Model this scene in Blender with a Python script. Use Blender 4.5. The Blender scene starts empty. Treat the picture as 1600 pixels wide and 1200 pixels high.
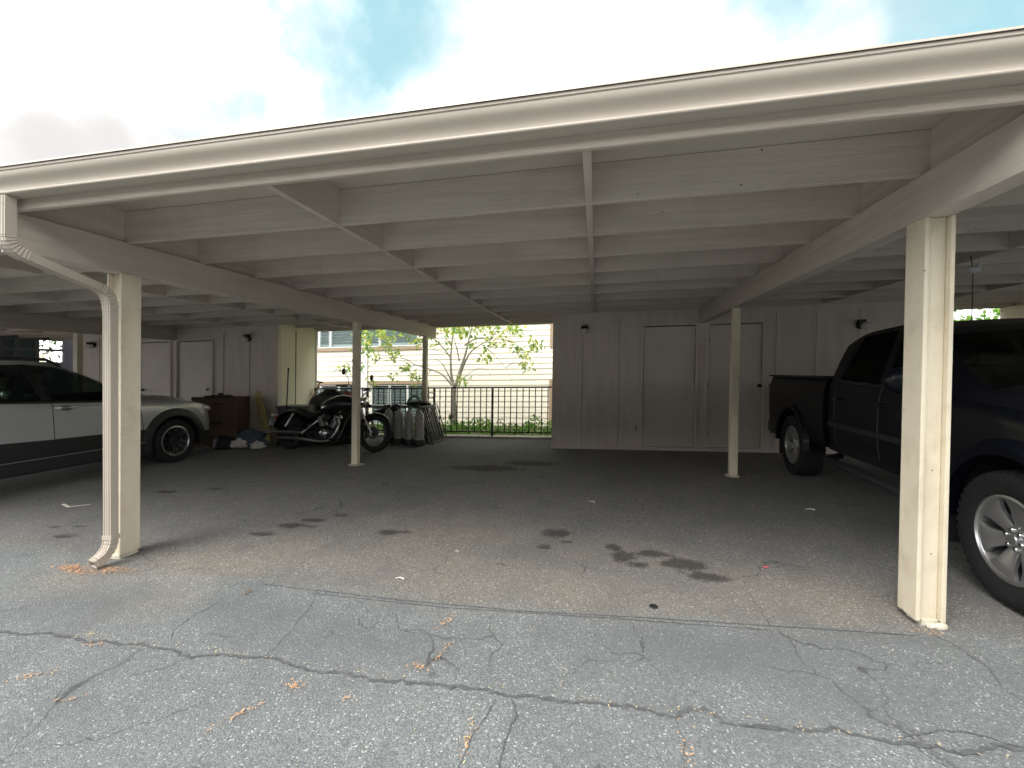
import bpy, bmesh, math, random
from mathutils import Vector, Matrix, noise
random.seed(7)
C = bpy.context.scene.collection
sc = bpy.context.scene
R = math.radians
PI = math.pi

# ------------------------------------------------------------------ camera
GX, GY = 0.0246, 0.0206            # the whole lot falls gently to the left and to the street
def S(p):                          # level plan coordinates -> sloping lot
    return Vector((p[0], p[1], p[2] + GX*p[0] + GY*p[1]))
cam_d = bpy.data.cameras.new('camera'); cam = bpy.data.objects.new('camera', cam_d); C.objects.link(cam)
sc.camera = cam
cam_d.sensor_width = 36; cam_d.lens = 15.308; cam_d.clip_start = 0.05; cam_d.clip_end = 2000
def cam_matrix(pitch, yaw, roll, loc):
    cy, sy, cp, sp = math.cos(yaw), math.sin(yaw), math.cos(pitch), math.sin(pitch)
    f = Vector((sy*cp, cy*cp, sp)); r = Vector((cy, -sy, 0)); u = r.cross(f)
    r2 = r*math.cos(roll) + u*math.sin(roll); u2 = -r*math.sin(roll) + u*math.cos(roll)
    m = Matrix((r2, u2, -f)).transposed().to_4x4(); m.translation = loc
    return m
cam.matrix_world = cam_matrix(-0.0109, -0.1904, 0.0146, Vector((0, 0, 1.3337)))

# ------------------------------------------------------------------ world
w = bpy.data.worlds.new("World"); sc.world = w; w.use_nodes = True
nt = w.node_tree; nt.nodes.clear()
def N(t, typ, **kw):
    n = t.nodes.new(typ)
    for k, v in kw.items(): setattr(n, k, v)
    return n
SUN_EL, SUN_AZ = R(56), R(-146)      # azimuth from +y towards +x
sky = N(nt, 'ShaderNodeTexSky', sky_type='NISHITA', sun_disc=False)
sky.sun_elevation = SUN_EL; sky.sun_rotation = SUN_AZ; sky.dust_density = 2.0; sky.air_density = 1.0
tc = N(nt, 'ShaderNodeTexCoord')
def dirv(az, el):
    return (math.sin(R(az))*math.cos(R(el)), math.cos(R(az))*math.cos(R(el)), math.sin(R(el)))
def wmath(op, a, b=None, c=None):
    n = N(nt, 'ShaderNodeMath', operation=op)
    for i, v in enumerate((a, b, c)):
        if v is None: continue
        if isinstance(v, (int, float)): n.inputs[i].default_value = v
        else: nt.links.new(v, n.inputs[i])
    return n.outputs[0]
no1 = N(nt, 'ShaderNodeTexNoise'); no1.inputs['Scale'].default_value = 3.4; no1.inputs['Detail'].default_value = 7; no1.inputs['Roughness'].default_value = .52
no1.inputs['Distortion'].default_value = .35
nt.links.new(tc.outputs['Generated'], no1.inputs['Vector'])
nfac = no1.outputs['Fac']
gap = None
for (az, el, rad, amt) in ((-34, 36, .30, 1.25), (-29, 41, .32, 1.35), (-20, 43, .30, .9), (-42, 29, .20, .9), (-24, 60, .5, 1.0), (37, 31, .46, 1.1), (22, 37, .40, .85), (0, 41, .32, .8), (120, 60, .9, .6)):
    d = N(nt, 'ShaderNodeVectorMath', operation='DISTANCE'); nt.links.new(tc.outputs['Generated'], d.inputs[0]); d.inputs[1].default_value = dirv(az, el)
    v = wmath('SUBTRACT', 1.0, wmath('DIVIDE', d.outputs['Value'], rad)); v = wmath('MULTIPLY', wmath('MAXIMUM', v, 0.0), amt*1.5)
    gap = v if gap is None else wmath('MAXIMUM', gap, v)
g = wmath('ADD', gap, wmath('MULTIPLY', wmath('SUBTRACT', nfac, .5), 2.6))
ss = N(nt, 'ShaderNodeMapRange', interpolation_type='SMOOTHSTEP'); nt.links.new(g, ss.inputs['Value'])
ss.inputs['From Min'].default_value = .05; ss.inputs['From Max'].default_value = 1.45
# cloud: bright, a little uneven
no2 = N(nt, 'ShaderNodeTexNoise'); no2.inputs['Scale'].default_value = 2.3; no2.inputs['Detail'].default_value = 7
nt.links.new(tc.outputs['Generated'], no2.inputs['Vector'])
cr = N(nt, 'ShaderNodeMapRange'); nt.links.new(no2.outputs['Fac'], cr.inputs['Value'])
cr.inputs['From Min'].default_value = .35; cr.inputs['From Max'].default_value = .65; cr.inputs['To Min'].default_value = 0; cr.inputs['To Max'].default_value = 1
cc = N(nt, 'ShaderNodeVectorMath', operation='SCALE'); cc.inputs[0].default_value = (1.0, .985, .975); nt.links.new(wmath('MULTIPLY_ADD', wmath('POWER', cr.outputs[0], 2.4), 42.0, 5.5), cc.inputs['Scale'])
sk = N(nt, 'ShaderNodeVectorMath', operation='MULTIPLY_ADD'); nt.links.new(sky.outputs['Color'], sk.inputs[0]); sk.inputs[1].default_value = (.35, .35, .35); sk.inputs[2].default_value = (2.6, 4.4, 4.6)
mx = N(nt, 'ShaderNodeMix', data_type='RGBA'); no3 = N(nt, 'ShaderNodeTexNoise'); no3.inputs['Scale'].default_value = 7; no3.inputs['Detail'].default_value = 8; no3.inputs['Roughness'].default_value = .6; nt.links.new(tc.outputs['Generated'], no3.inputs['Vector'])
vm = N(nt, 'ShaderNodeMapRange'); nt.links.new(no3.outputs['Fac'], vm.inputs['Value']); vm.inputs['From Min'].default_value = .35; vm.inputs['From Max'].default_value = .6; vm.inputs['To Min'].default_value = .68; vm.inputs['To Max'].default_value = 1.0
nt.links.new(wmath('MULTIPLY', ss.outputs[0], vm.outputs[0]), mx.inputs[0]); nt.links.new(cc.outputs[0], mx.inputs[6]); nt.links.new(sk.outputs[0], mx.inputs[7])
bg = N(nt, 'ShaderNodeBackground'); bg.inputs['Strength'].default_value = .10
nt.links.new(mx.outputs[2], bg.inputs['Color'])
wo = N(nt, 'ShaderNodeOutputWorld'); nt.links.new(bg.outputs[0], wo.inputs['Surface'])

sun_d = bpy.data.lights.new('sun', 'SUN'); sun = bpy.data.objects.new('sun', sun_d); C.objects.link(sun)
sun_d.energy = 1.6; sun_d.angle = R(32); sun_d.color = (1, .96, .9)
sun.rotation_euler = (-Vector((math.sin(SUN_AZ)*math.cos(SUN_EL), math.cos(SUN_AZ)*math.cos(SUN_EL), math.sin(SUN_EL)))).to_track_quat('-Z', 'Y').to_euler()
sc.view_settings.view_transform = 'Standard'; sc.view_settings.look = 'None'
sc.view_settings.exposure = 0.68; sc.view_settings.gamma = 1
sc.cycles.max_bounces = 10; sc.cycles.diffuse_bounces = 6; sc.cycles.transparent_max_bounces = 12

# ------------------------------------------------------------------ materials
def mat(name, col, rough=.6, metal=0, var=.12, vscale=3.0, bump=0, bscale=60, stretch=(1, 1, 1), coat=0, emit=None, spec=.5, dirt=None, dirt_amt=.0, dscale=2.0, specks=0):
    m = bpy.data.materials.new(name); m.use_nodes = True; t = m.node_tree; b = t.nodes['Principled BSDF']
    L = t.links.new
    co = N(t, 'ShaderNodeTexCoord'); mp = N(t, 'ShaderNodeMapping'); L(co.outputs['Object'], mp.inputs['Vector']); mp.inputs['Scale'].default_value = stretch
    n1 = N(t, 'ShaderNodeTexNoise'); n1.inputs['Scale'].default_value = vscale; n1.inputs['Detail'].default_value = 6; L(mp.outputs[0], n1.inputs['Vector'])
    r = N(t, 'ShaderNodeMapRange'); L(n1.outputs['Fac'], r.inputs['Value']); r.inputs['From Min'].default_value = .3; r.inputs['From Max'].default_value = .7
    r.inputs['To Min'].default_value = 1-var; r.inputs['To Max'].default_value = 1+var
    sv = N(t, 'ShaderNodeVectorMath', operation='SCALE'); sv.inputs[0].default_value = col[:3]; L(r.outputs[0], sv.inputs['Scale'])
    out = sv.outputs[0]
    if dirt:
        n3 = N(t, 'ShaderNodeTexNoise'); n3.inputs['Scale'].default_value = dscale; n3.inputs['Detail'].default_value = 8; n3.inputs['Roughness'].default_value = .65; L(co.outputs['Object'], n3.inputs['Vector'])
        r3 = N(t, 'ShaderNodeMapRange'); L(n3.outputs['Fac'], r3.inputs['Value']); r3.inputs['From Min'].default_value = .5; r3.inputs['From Max'].default_value = .75; r3.inputs['To Max'].default_value = dirt_amt
        mm = N(t, 'ShaderNodeMix', data_type='RGBA'); L(r3.outputs[0], mm.inputs[0]); L(out, mm.inputs[6]); mm.inputs[7].default_value = (*dirt, 1); out = mm.outputs[2]
    if specks:
        vv = N(t, 'ShaderNodeTexVoronoi'); vv.inputs['Scale'].default_value = specks; L(co.outputs['Object'], vv.inputs['Vector']); sc_ = N(t, 'ShaderNodeSeparateColor'); L(vv.outputs['Color'], sc_.inputs[0])
        c1 = N(t, 'ShaderNodeMath', operation='GREATER_THAN'); L(sc_.outputs[0], c1.inputs[0]); c1.inputs[1].default_value = .84
        c2 = N(t, 'ShaderNodeMath', operation='LESS_THAN'); L(vv.outputs['Distance'], c2.inputs[0]); c2.inputs[1].default_value = .055
        c3 = N(t, 'ShaderNodeMath', operation='MULTIPLY'); L(c1.outputs[0], c3.inputs[0]); L(c2.outputs[0], c3.inputs[1])
        m4 = N(t, 'ShaderNodeMix', data_type='RGBA'); L(c3.outputs[0], m4.inputs[0]); L(out, m4.inputs[6]); m4.inputs[7].default_value = (.12, .10, .08, 1); out = m4.outputs[2]
    L(out, b.inputs['Base Color'])
    b.inputs['Roughness'].default_value = rough; b.inputs['Metallic'].default_value = metal
    b.inputs['Specular IOR Level'].default_value = spec
    if coat: b.inputs['Coat Weight'].default_value = coat; b.inputs['Coat Roughness'].default_value = .06
    if bump:
        n2 = N(t, 'ShaderNodeTexNoise'); n2.inputs['Scale'].default_value = bscale; n2.inputs['Detail'].default_value = 4; L(mp.outputs[0], n2.inputs['Vector'])
        bp = N(t, 'ShaderNodeBump'); bp.inputs['Strength'].default_value = bump; bp.inputs['Distance'].default_value = .01; L(n2.outputs['Fac'], bp.inputs['Height']); L(bp.outputs[0], b.inputs['Normal'])
    if emit: b.inputs['Emission Color'].default_value = (*emit, 1)
    return m
def glassmat(name, tint, gloss=1.0, rough=.02):
    m = bpy.data.materials.new(name); m.use_nodes = True; t = m.node_tree; t.nodes.clear()
    tr = N(t, 'ShaderNodeBsdfTransparent'); tr.inputs[0].default_value = (*tint, 1)
    gl = N(t, 'ShaderNodeBsdfGlossy'); gl.inputs['Roughness'].default_value = rough
    fr = N(t, 'ShaderNodeFresnel'); fr.inputs[0].default_value = 1.5
    mu = N(t, 'ShaderNodeMath', operation='MULTIPLY'); t.links.new(fr.outputs[0], mu.inputs[0]); mu.inputs[1].default_value = gloss
    mi = N(t, 'ShaderNodeMixShader'); t.links.new(mu.outputs[0], mi.inputs[0]); t.links.new(tr.outputs[0], mi.inputs[1]); t.links.new(gl.outputs[0], mi.inputs[2])
    o = N(t, 'ShaderNodeOutputMaterial'); t.links.new(mi.outputs[0], o.inputs[0])
    return m
M = {}
PAINT = (.58, .525, .46)
M['timber'] = mat('painted timber along', PAINT, .62, specks=9, var=.09, vscale=1.2, bump=.38, bscale=9, stretch=(1, 14, 22), dirt=(.36, .31, .26), dirt_amt=.4, dscale=1.6)
M['timber_y'] = mat('painted timber deep', PAINT, .62, specks=9, var=.09, vscale=1.2, bump=.38, bscale=9, stretch=(14, 1, 22), dirt=(.36, .31, .26), dirt_amt=.4, dscale=1.6)
M['fascia'] = mat('painted fascia', (.49, .425, .36), .6, var=.07, vscale=1.2, bump=.38, bscale=9, stretch=(1, 14, 22), dirt=(.36, .31, .26), dirt_amt=.4, dscale=1.6)
M['post'] = mat('painted post', (.72, .65, .505), .55, var=.06, vscale=1.5, bump=.3, bscale=30, stretch=(6, 6, 1), dirt=(.46, .37, .24), dirt_amt=.5, dscale=5, specks=14)
M['deck'] = mat('painted plywood deck', (.50, .46, .39), .7, var=.08, vscale=2, bump=.1, bscale=30)
M['metal_paint'] = mat('painted gutter metal', (.485, .43, .362), .32, var=.04, vscale=2, dirt=(.42, .36, .27), dirt_amt=.25, dscale=3)
M['wall'] = mat('painted plywood wall', (.67, .59, .54), .65, var=.07, vscale=1.2, bump=.12, bscale=25, stretch=(8, 8, 1), dirt=(.42, .35, .31), dirt_amt=.3, dscale=1.3)
M['wall_side'] = mat('painted plywood side', (.76, .73, .56), .65, var=.06, vscale=1.2, bump=.1, bscale=25)
M['door'] = mat('painted flush door', (.66, .58, .53), .5, var=.06, vscale=1.0, dirt=(.42, .35, .31), dirt_amt=.25, dscale=1.5)
M['concrete'] = mat('bare concrete', (.42, .40, .35), .85, var=.15, vscale=8, bump=.3, bscale=60)
M['chalk'] = mat('flaking white base', (.62, .58, .48), .8, var=.2, vscale=20, bump=.6, bscale=50, dirt=(.35, .18, .08), dirt_amt=.8, dscale=12)
M['rail'] = mat('dark bronze rail', (.022, .019, .018), .4, var=.1)
M['tar'] = mat('tar seal', (.095, .099, .102), .8, var=.3, vscale=30, bump=.4, bscale=120)
M['siding'] = mat('cream lap siding', (.86, .82, .69), .6, var=.03, vscale=1.5)
M['trim'] = mat('tan house trim', (.36, .265, .18), .6, var=.05)
M['white_trim'] = mat('white trim', (.72, .74, .72), .5, var=.05)
M['louvre'] = mat('jalousie glass slat', (.44, .55, .56), .25, var=.1, vscale=4)
M['dark_room'] = mat('dark room', (.035, .06, .065), .9)
M['roofing'] = mat('grey shingles', (.12, .12, .12), .9, var=.3, vscale=20, bump=.5)
M['bark'] = mat('pale bark', (.27, .25, .21), .85, var=.35, vscale=14, bump=.6, bscale=40, stretch=(3, 3, 1))
M['black_plastic'] = mat('black plastic', (.018, .018, .02), .5, var=.1)
M['rubber'] = mat('tyre rubber', (.012, .012, .013), .85, var=.2, vscale=30, bump=.2, bscale=80)
M['silver_paint'] = mat('silver car paint', (.38, .39, .395), .3, metal=.25, var=.02, coat=.8)
M['navy_paint'] = mat('dark navy car paint', (.002, .003, .007), .42, metal=.0, var=.05, coat=.12, spec=.22)
M['alloy'] = mat('alloy wheel', (.5, .5, .51), .3, metal=.85, var=.05, vscale=15)
M['chrome'] = mat('chrome', (.75, .75, .76), .14, metal=1, var=.03)
M['dark_metal'] = mat('dark metal', (.05, .05, .055), .4, metal=.7, var=.15, vscale=12)
M['black_paint'] = mat('black gloss', (.006, .006, .009), .25, var=.05, coat=.8)
M['leather'] = mat('black leather', (.012, .012, .014), .55, var=.15, vscale=20, bump=.25, bscale=80)
M['seat_fabric'] = mat('seat fabric', (.03, .03, .033), .9, var=.1)
M['glass'] = glassmat('tinted glass', (.42, .52, .47), .8)
M['glass_dark'] = glassmat('privacy glass', (.12, .18, .16), .35)
M['lens'] = mat('lamp lens', (.85, .83, .78), .12, var=.05, coat=.5)
M['dark_red_lens'] = mat('dark red lens', (.04, .004, .004), .3)
M['red_lens'] = mat('red lens', (.35, .02, .02), .15, coat=.5)
M['frosted'] = mat('frosted lamp glass', (.62, .6, .57), .25, var=.05)
M['outlet'] = mat('cream outlet plastic', (.66, .60, .52), .45, var=.03)
M['cardboard'] = mat('cardboard', (.15, .095, .065), .85, var=.12, vscale=3, dirt=(.09, .055, .04), dirt_amt=.4, dscale=3)
M['yellow_board'] = mat('yellow foam', (.48, .41, .16), .6, var=.12, vscale=6, dirt=(.4, .33, .15), dirt_amt=.5, dscale=5)
M['white_cloth'] = mat('white cloth', (.55, .52, .49), .9, var=.15, vscale=5, bump=.4, bscale=20)
M['blue_cloth'] = mat('blue grey cloth', (.06, .085, .12), .9, var=.3, vscale=4, bump=.4, bscale=20)
M['black_cloth'] = mat('black bag', (.011, .011, .014), .6, var=.3, vscale=6, bump=.4, bscale=20)
M['pink_cloth'] = mat('pink red cloth', (.38, .09, .11), .8, var=.2, vscale=8)
M['grey_plastic'] = mat('grey plastic', (.15, .17, .19), .45, var=.08)
M['tank_metal'] = mat('weathered aluminium tank', (.46, .45, .44), .5, metal=.35, var=.15, vscale=6, dirt=(.28, .27, .26), dirt_amt=.5, dscale=5)
M['wood_handle'] = mat('wooden handle', (.42, .27, .12), .6, var=.15, vscale=10, stretch=(8, 8, 1))
M['red_handle'] = mat('dark red handle', (.12, .02, .018), .4)
M['steel'] = mat('steel', (.45, .45, .46), .3, metal=.9, var=.08)
M['white_foam'] = mat('white foam ball', (.7, .7, .7), .7, var=.05)
M['dry_leaf'] = mat('dry leaf', (.16, .075, .04), .7, var=.2)
M['orange_debris'] = mat('orange dried petals', (.56, .33, .18), .85, var=.35, vscale=40)
M['tan_debris'] = mat('pale dried needles', (.50, .40, .24), .8, var=.35, vscale=40)
M['pink_litter'] = mat('pink wrapper', (.75, .16, .2), .5)
M['white_litter'] = mat('white scraps', (.68, .66, .6), .8, var=.2)
M['flat_card'] = mat('flattened card', (.10, .13, .13), .8, var=.2)
M['green_plastic'] = mat('green plastic', (.12, .32, .18), .5)

M['fence_green'] = mat('dull green siding', (.18, .19, .16), .8, var=.1)
def leafmat(name, cols, trans=.35):
    m = bpy.data.materials.new(name); m.use_nodes = True; t = m.node_tree; t.nodes.clear(); L = t.links.new
    ge = N(t, 'ShaderNodeNewGeometry'); ramp = N(t, 'ShaderNodeValToRGB'); L(ge.outputs['Random Per Island'], ramp.inputs[0])
    e = ramp.color_ramp.elements
    e[0].color = (*cols[0], 1); e[1].color = (*cols[-1], 1)
    for i, c in enumerate(cols[1:-1]):
        el = e.new((i+1)/(len(cols)-1)); el.color = (*c, 1)
    d = N(t, 'ShaderNodeBsdfPrincipled'); L(ramp.outputs[0], d.inputs['Base Color']); d.inputs['Roughness'].default_value = .5
    tr = N(t, 'ShaderNodeBsdfTranslucent'); L(ramp.outputs[0], tr.inputs[0])
    mi = N(t, 'ShaderNodeMixShader'); mi.inputs[0].default_value = trans; L(d.outputs[0], mi.inputs[1]); L(tr.outputs[0], mi.inputs[2])
    o = N(t, 'ShaderNodeOutputMaterial'); L(mi.outputs[0], o.inputs[0]); return m
M['tree_leaf'] = leafmat('yellow green leaves', [(.10, .26, .07), (.20, .38, .09), (.42, .56, .12), (.62, .60, .12), (.26, .44, .10)])
M['hedge_leaf'] = leafmat('green hedge leaves', [(.06, .17, .03), (.14, .32, .05), (.30, .48, .09), (.18, .36, .06)])
M['dark_leaf'] = leafmat('dark green leaves', [(.03, .07, .02), (.06, .13, .03), (.12, .2, .05)])

# ------------------------------------------------------------------ mesh helpers
class MB:
    def __init__(s): s.v = []; s.f = []; s.mi = []
    def add(s, vs, fs, mi=0):
        o = len(s.v); s.v += [Vector(p) for p in vs]; s.f += [[i+o for i in f] for f in fs]; s.mi += [mi]*len(fs); return s
    def box(s, a, b, rot=None, piv=None, mi=0):
        x0, y0, z0 = a; x1, y1, z1 = b
        vs = [Vector(p) for p in ((x0,y0,z0),(x1,y0,z0),(x1,y1,z0),(x0,y1,z0),(x0,y0,z1),(x1,y0,z1),(x1,y1,z1),(x0,y1,z1))]
        if rot is not None:
            pv = Vector(piv) if piv is not None else sum(vs, Vector())/8
            vs = [pv + rot @ (p-pv) for p in vs]
        return s.add(vs, [(0,3,2,1),(4,5,6,7),(0,1,5,4),(1,2,6,5),(2,3,7,6),(3,0,4,7)], mi)
    def prism(s, poly, d, mi=0):            # poly: list of 3D points, d: extrusion vector
        n = len(poly); p = [Vector(q) for q in poly]; d = Vector(d)
        return s.add(p + [q+d for q in p], [tuple(range(n))[::-1], tuple(range(n, 2*n))] + [(i, (i+1) % n, n+(i+1) % n, n+i) for i in range(n)], mi)
    def tube(s, pts, rad, seg=10, cap=True, prof=None, mi=0, up=None):
        pts = [Vector(p) for p in pts]; n = len(pts)
        if not hasattr(rad, '__len__'): rad = [rad]*n
        vs = []; rings = []; last = None
        for i, p in enumerate(pts):
            t = (pts[min(i+1, n-1)] - pts[max(i-1, 0)]).normalized()
            if up is not None: a = Vector(up)
            elif last is not None: a = last
            else: a = Vector((0, 0, 1)) if abs(t.z) < .9 else Vector((1, 0, 0))
            x = (a - t*a.dot(t)).normalized(); y = t.cross(x); last = x
            pr = prof if prof else [(math.cos(2*PI*k/seg), math.sin(2*PI*k/seg)) for k in range(seg)]
            rings.append(len(pr)); vs += [p + x*(c[0]*rad[i]) + y*(c[1]*rad[i]) for c in pr]
        k = rings[0]; fs = []
        for i in range(n-1):
            for j in range(k): fs.append((i*k+j, i*k+(j+1) % k, (i+1)*k+(j+1) % k, (i+1)*k+j))
        if cap: fs += [tuple(range(k))[::-1], tuple(range((n-1)*k, n*k))]
        return s.add(vs, fs, mi)
    def lathe(s, prof, o, axis='z', seg=24, mi=0, rot=None, cap=True):   # prof: (r, h)
        vs = []; n = len(prof)
        for r, h in prof:
            for k in range(seg):
                a = 2*PI*k/seg; c, d = r*math.cos(a), r*math.sin(a)
                p = Vector((c, d, h)) if axis == 'z' else (Vector((c, h, d)) if axis == 'y' else Vector((h, c, d)))
                if rot is not None: p = rot @ p
                vs.append(Vector(o)+p)
        fs = [(i*seg+k, i*seg+(k+1) % seg, (i+1)*seg+(k+1) % seg, (i+1)*seg+k) for i in range(n-1) for k in range(seg)]
        if cap and prof[0][0] > 1e-4: fs.append(tuple(range(seg))[::-1])
        if cap and prof[-1][0] > 1e-4: fs.append(tuple(range((n-1)*seg, n*seg)))
        return s.add(vs, fs, mi)
    def blob(s, c, r, sub=2, amp=0, fr=3.0, flat=None, seed=0, mi=0, rot=None):
        bm = bmesh.new(); bmesh.ops.create_icosphere(bm, subdivisions=sub, radius=1)
        vs = []
        for v in bm.verts:
            p = v.co.copy(); k = 1 + amp*noise.fractal(p*fr*.5+Vector((seed*7.1, 3, seed)), 1.0, 2.0, 4)
            q = Vector((p.x*r[0]*k, p.y*r[1]*k, p.z*r[2]*k))
            if rot is not None: q = rot @ q
            q += Vector(c)
            if flat is not None and q.z < flat: q.z = flat + (q.z-flat)*.02
            vs.append(q)
        fs = [tuple(v.index for v in f.verts) for f in bm.faces]; bm.free()
        return s.add(vs, fs, mi)
    def build(s, name, m, parent=None, shear=True, bevel=0, smooth=None, label=None, origin=None):
        me = bpy.data.meshes.new(name)
        o = Vector()
        if parent and shear:
            q = parent
            while q: o = o + q.location; q = q.parent
        if shear:
            if origin is not None: o = S(origin)
            vs = [S(p)-o for p in s.v]
        else: vs = s.v
        me.from_pydata([tuple(p) for p in vs], [], s.f)
        ms = m if isinstance(m, (list, tuple)) else [m]
        for k in ms: me.materials.append(M[k] if isinstance(k, str) else k)
        if len(ms) > 1: me.polygons.foreach_set('material_index', s.mi)
        bm = bmesh.new(); bm.from_mesh(me)
        bmesh.ops.remove_doubles(bm, verts=bm.verts, dist=1e-5) if smooth else None
        bmesh.ops.recalc_face_normals(bm, faces=bm.faces)
        if bevel:
            es = [e for e in bm.edges if len(e.link_faces) == 2 and e.calc_face_angle(0) > .5]
            bmesh.ops.bevel(bm, geom=es, offset=bevel, segments=2, affect='EDGES', profile=.5, clamp_overlap=True)
        bm.to_mesh(me); bm.free()
        if smooth:
            me.polygons.foreach_set('use_smooth', [True]*len(me.polygons)); me.set_sharp_from_angle(angle=R(smooth))
        ob = bpy.data.objects.new(name, me); C.objects.link(ob)
        if parent: ob.parent = parent
        elif origin is not None: ob.location = o
        if label: ob['label'] = label
        return ob
def tag(o, label, cat, group=None):
    o['label'] = label; o['category'] = cat
    if group: o['group'] = group
    return o
def thing(name, label, cat, p=(0, 0, 0), group=None, raw=False):
    o = bpy.data.objects.new(name, None); C.objects.link(o); o.location = Vector(p) if raw else S(p)
    o.empty_display_size = .2
    return tag(o, label, cat, group)
def struct(o, kind='structure'): o['kind'] = kind; return o
def dup(root, p, label, group=None):
    r = root.copy(); C.objects.link(r); r.location = S(p); r['label'] = label
    if group: r['group'] = group
    for ch in list(root.children):
        c = ch.copy(); C.objects.link(c); c.parent = r
        for g in ch.children:
            d = g.copy(); C.objects.link(d); d.parent = c
    return r
def interp(keys, n):                    # Catmull-Rom through a list of Vectors
    out = []
    for i in range(len(keys)-1):
        p0, p1, p2, p3 = keys[max(i-1, 0)], keys[i], keys[i+1], keys[min(i+2, len(keys)-1)]
        for k in range(n):
            t = k/n; out.append(.5*((2*p1)+(p2-p0)*t+(2*p0-5*p1+4*p2-p3)*t*t+(3*p1-p0-3*p2+p3)*t**3))
    out.append(keys[-1]); return out

# ------------------------------------------------------------------ ground
def ribbon(pts, wd, name='crack', z=.003, jag=.6, seed=0, m='tar', step=.02):
    rnd = random.Random(seed); L = []
    for i in range(len(pts)-1):
        a, b = Vector(pts[i]+(0,)), Vector(pts[i+1]+(0,)); n = max(1, int((b-a).length/step))
        for k in range(n): L.append(a.lerp(b, k/n))
    L.append(Vector(pts[-1]+(0,)))
    vs = []
    for i, p in enumerate(L):
        t = (L[min(i+1, len(L)-1)]-L[max(i-1, 0)]).normalized(); nn = Vector((-t.y, t.x, 0))
        e = min(1, i/3, (len(L)-1-i)/3)*.8+.2
        ofs = nn*(noise.noise(Vector((i*.35, seed, 0)))*wd*1.3+noise.noise(Vector((p.x*7, p.y*7, seed)))*.022+noise.noise(Vector((p.x*24, p.y*24, seed)))*.007)*(0 if 'joint' in name else 1)
        ww = wd*e*(.55+.9*abs(noise.noise(Vector((i*.22, seed+5, 1)))))
        a = p+ofs+nn*ww*(1+jag*rnd.uniform(-.5, .5)); b = p+ofs-nn*ww*(1+jag*rnd.uniform(-.5, .5))
        vs += [(a.x, a.y, z), (b.x, b.y, z)]
    mb = MB().add(vs, [(2*i, 2*i+1, 2*i+3, 2*i+2) for i in range(len(L)-1)])
    o = mb.build(name, m); return struct(o)
# one sheet; attributes carry wear that belongs to the asphalt itself
def blob2(x, y, cx, cy, rx, ry, ang=0):
    c, s_ = math.cos(ang), math.sin(ang); dx, dy = x-cx, y-cy
    u, v = (dx*c+dy*s_)/rx, (-dx*s_+dy*c)/ry
    return max(0, 1-(u*u+v*v)**.5)
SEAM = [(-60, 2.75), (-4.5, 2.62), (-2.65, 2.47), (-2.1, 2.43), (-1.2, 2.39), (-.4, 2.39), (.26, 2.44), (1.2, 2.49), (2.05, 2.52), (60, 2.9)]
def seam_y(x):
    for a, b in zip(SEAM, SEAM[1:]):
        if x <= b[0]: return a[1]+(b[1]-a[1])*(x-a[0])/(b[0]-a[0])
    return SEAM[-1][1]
OIL = [(.16, 3.37, .10, .10), (.22, 3.2, .16, .13), (.30, 3.10, .14, .08), (.43, 3.30, .2, .12), (.62, 3.15, .24, .15), (.72, 2.98, .22, .1), (-1.7, 3.40, .13, .10), (-1.55, 3.42, .1, .07),
       (-2.53, 3.57, .2, .07), (-2.62, 3.42, .22, .1), (-2.45, 3.42, .12, .05), (-2.75, 3.2, .2, .07), (-2.35, 3.75, .12, .05), (-4.39, 2.89, .16, .07), (-4.75, 3.05, .1, .03), (-4.55, 3.1, .08, .025),
       (-4.9, 4.2, .25, .09), (-4.4, 4.4, .2, .06), (-1.5, 5.9, .8, .3), (-.9, 6.3, .6, .25), (-.35, 3.3, .12, .05), (-.2, 3.42, .08, .05), (-.3, 3.6, .2, .15)]
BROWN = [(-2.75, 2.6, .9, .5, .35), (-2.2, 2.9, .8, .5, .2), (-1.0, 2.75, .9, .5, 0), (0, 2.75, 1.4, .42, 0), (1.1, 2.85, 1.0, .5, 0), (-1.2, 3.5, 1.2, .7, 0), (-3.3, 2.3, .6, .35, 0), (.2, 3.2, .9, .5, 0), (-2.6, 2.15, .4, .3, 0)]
WETD = [(-1.2, 1.95, .8, .25), (.6, 2.2, 1.0, .3), (-1.9, 2.15, .6, .2), (1.0, 1.98, .5, .2), (-2.9, 2.05, .8, .35), (-3.3, 2.45, .35, .18), (1.5, 2.45, .6, .08)]
def axisvals(lo, hi, a, b, st):
    v = [a + st*i for i in range(int((b-a)/st)+1)]
    t, q = st, a
    while q > lo: t *= 1.6; q -= t; v.insert(0, max(q, lo))
    t, q = st, v[-1]
    while q < hi: t *= 1.6; q += t; v.append(min(q, hi))
    return v
xs = axisvals(-60, 60, -6.0, 3.4, .045); ys = axisvals(-60, 8.6, .9, 6.4, .045)
gv = [S((x, y, 0)) for y in ys for x in xs]
nx = len(xs)
me = bpy.data.meshes.new('asphalt_ground')
me.from_pydata([tuple(p) for p in gv], [], [(j*nx+i, j*nx+i+1, (j+1)*nx+i+1, (j+1)*nx+i) for j in range(len(ys)-1) for i in range(nx-1)])
at = me.color_attributes.new('wear', 'FLOAT_COLOR', 'POINT')
buf = []
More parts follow.
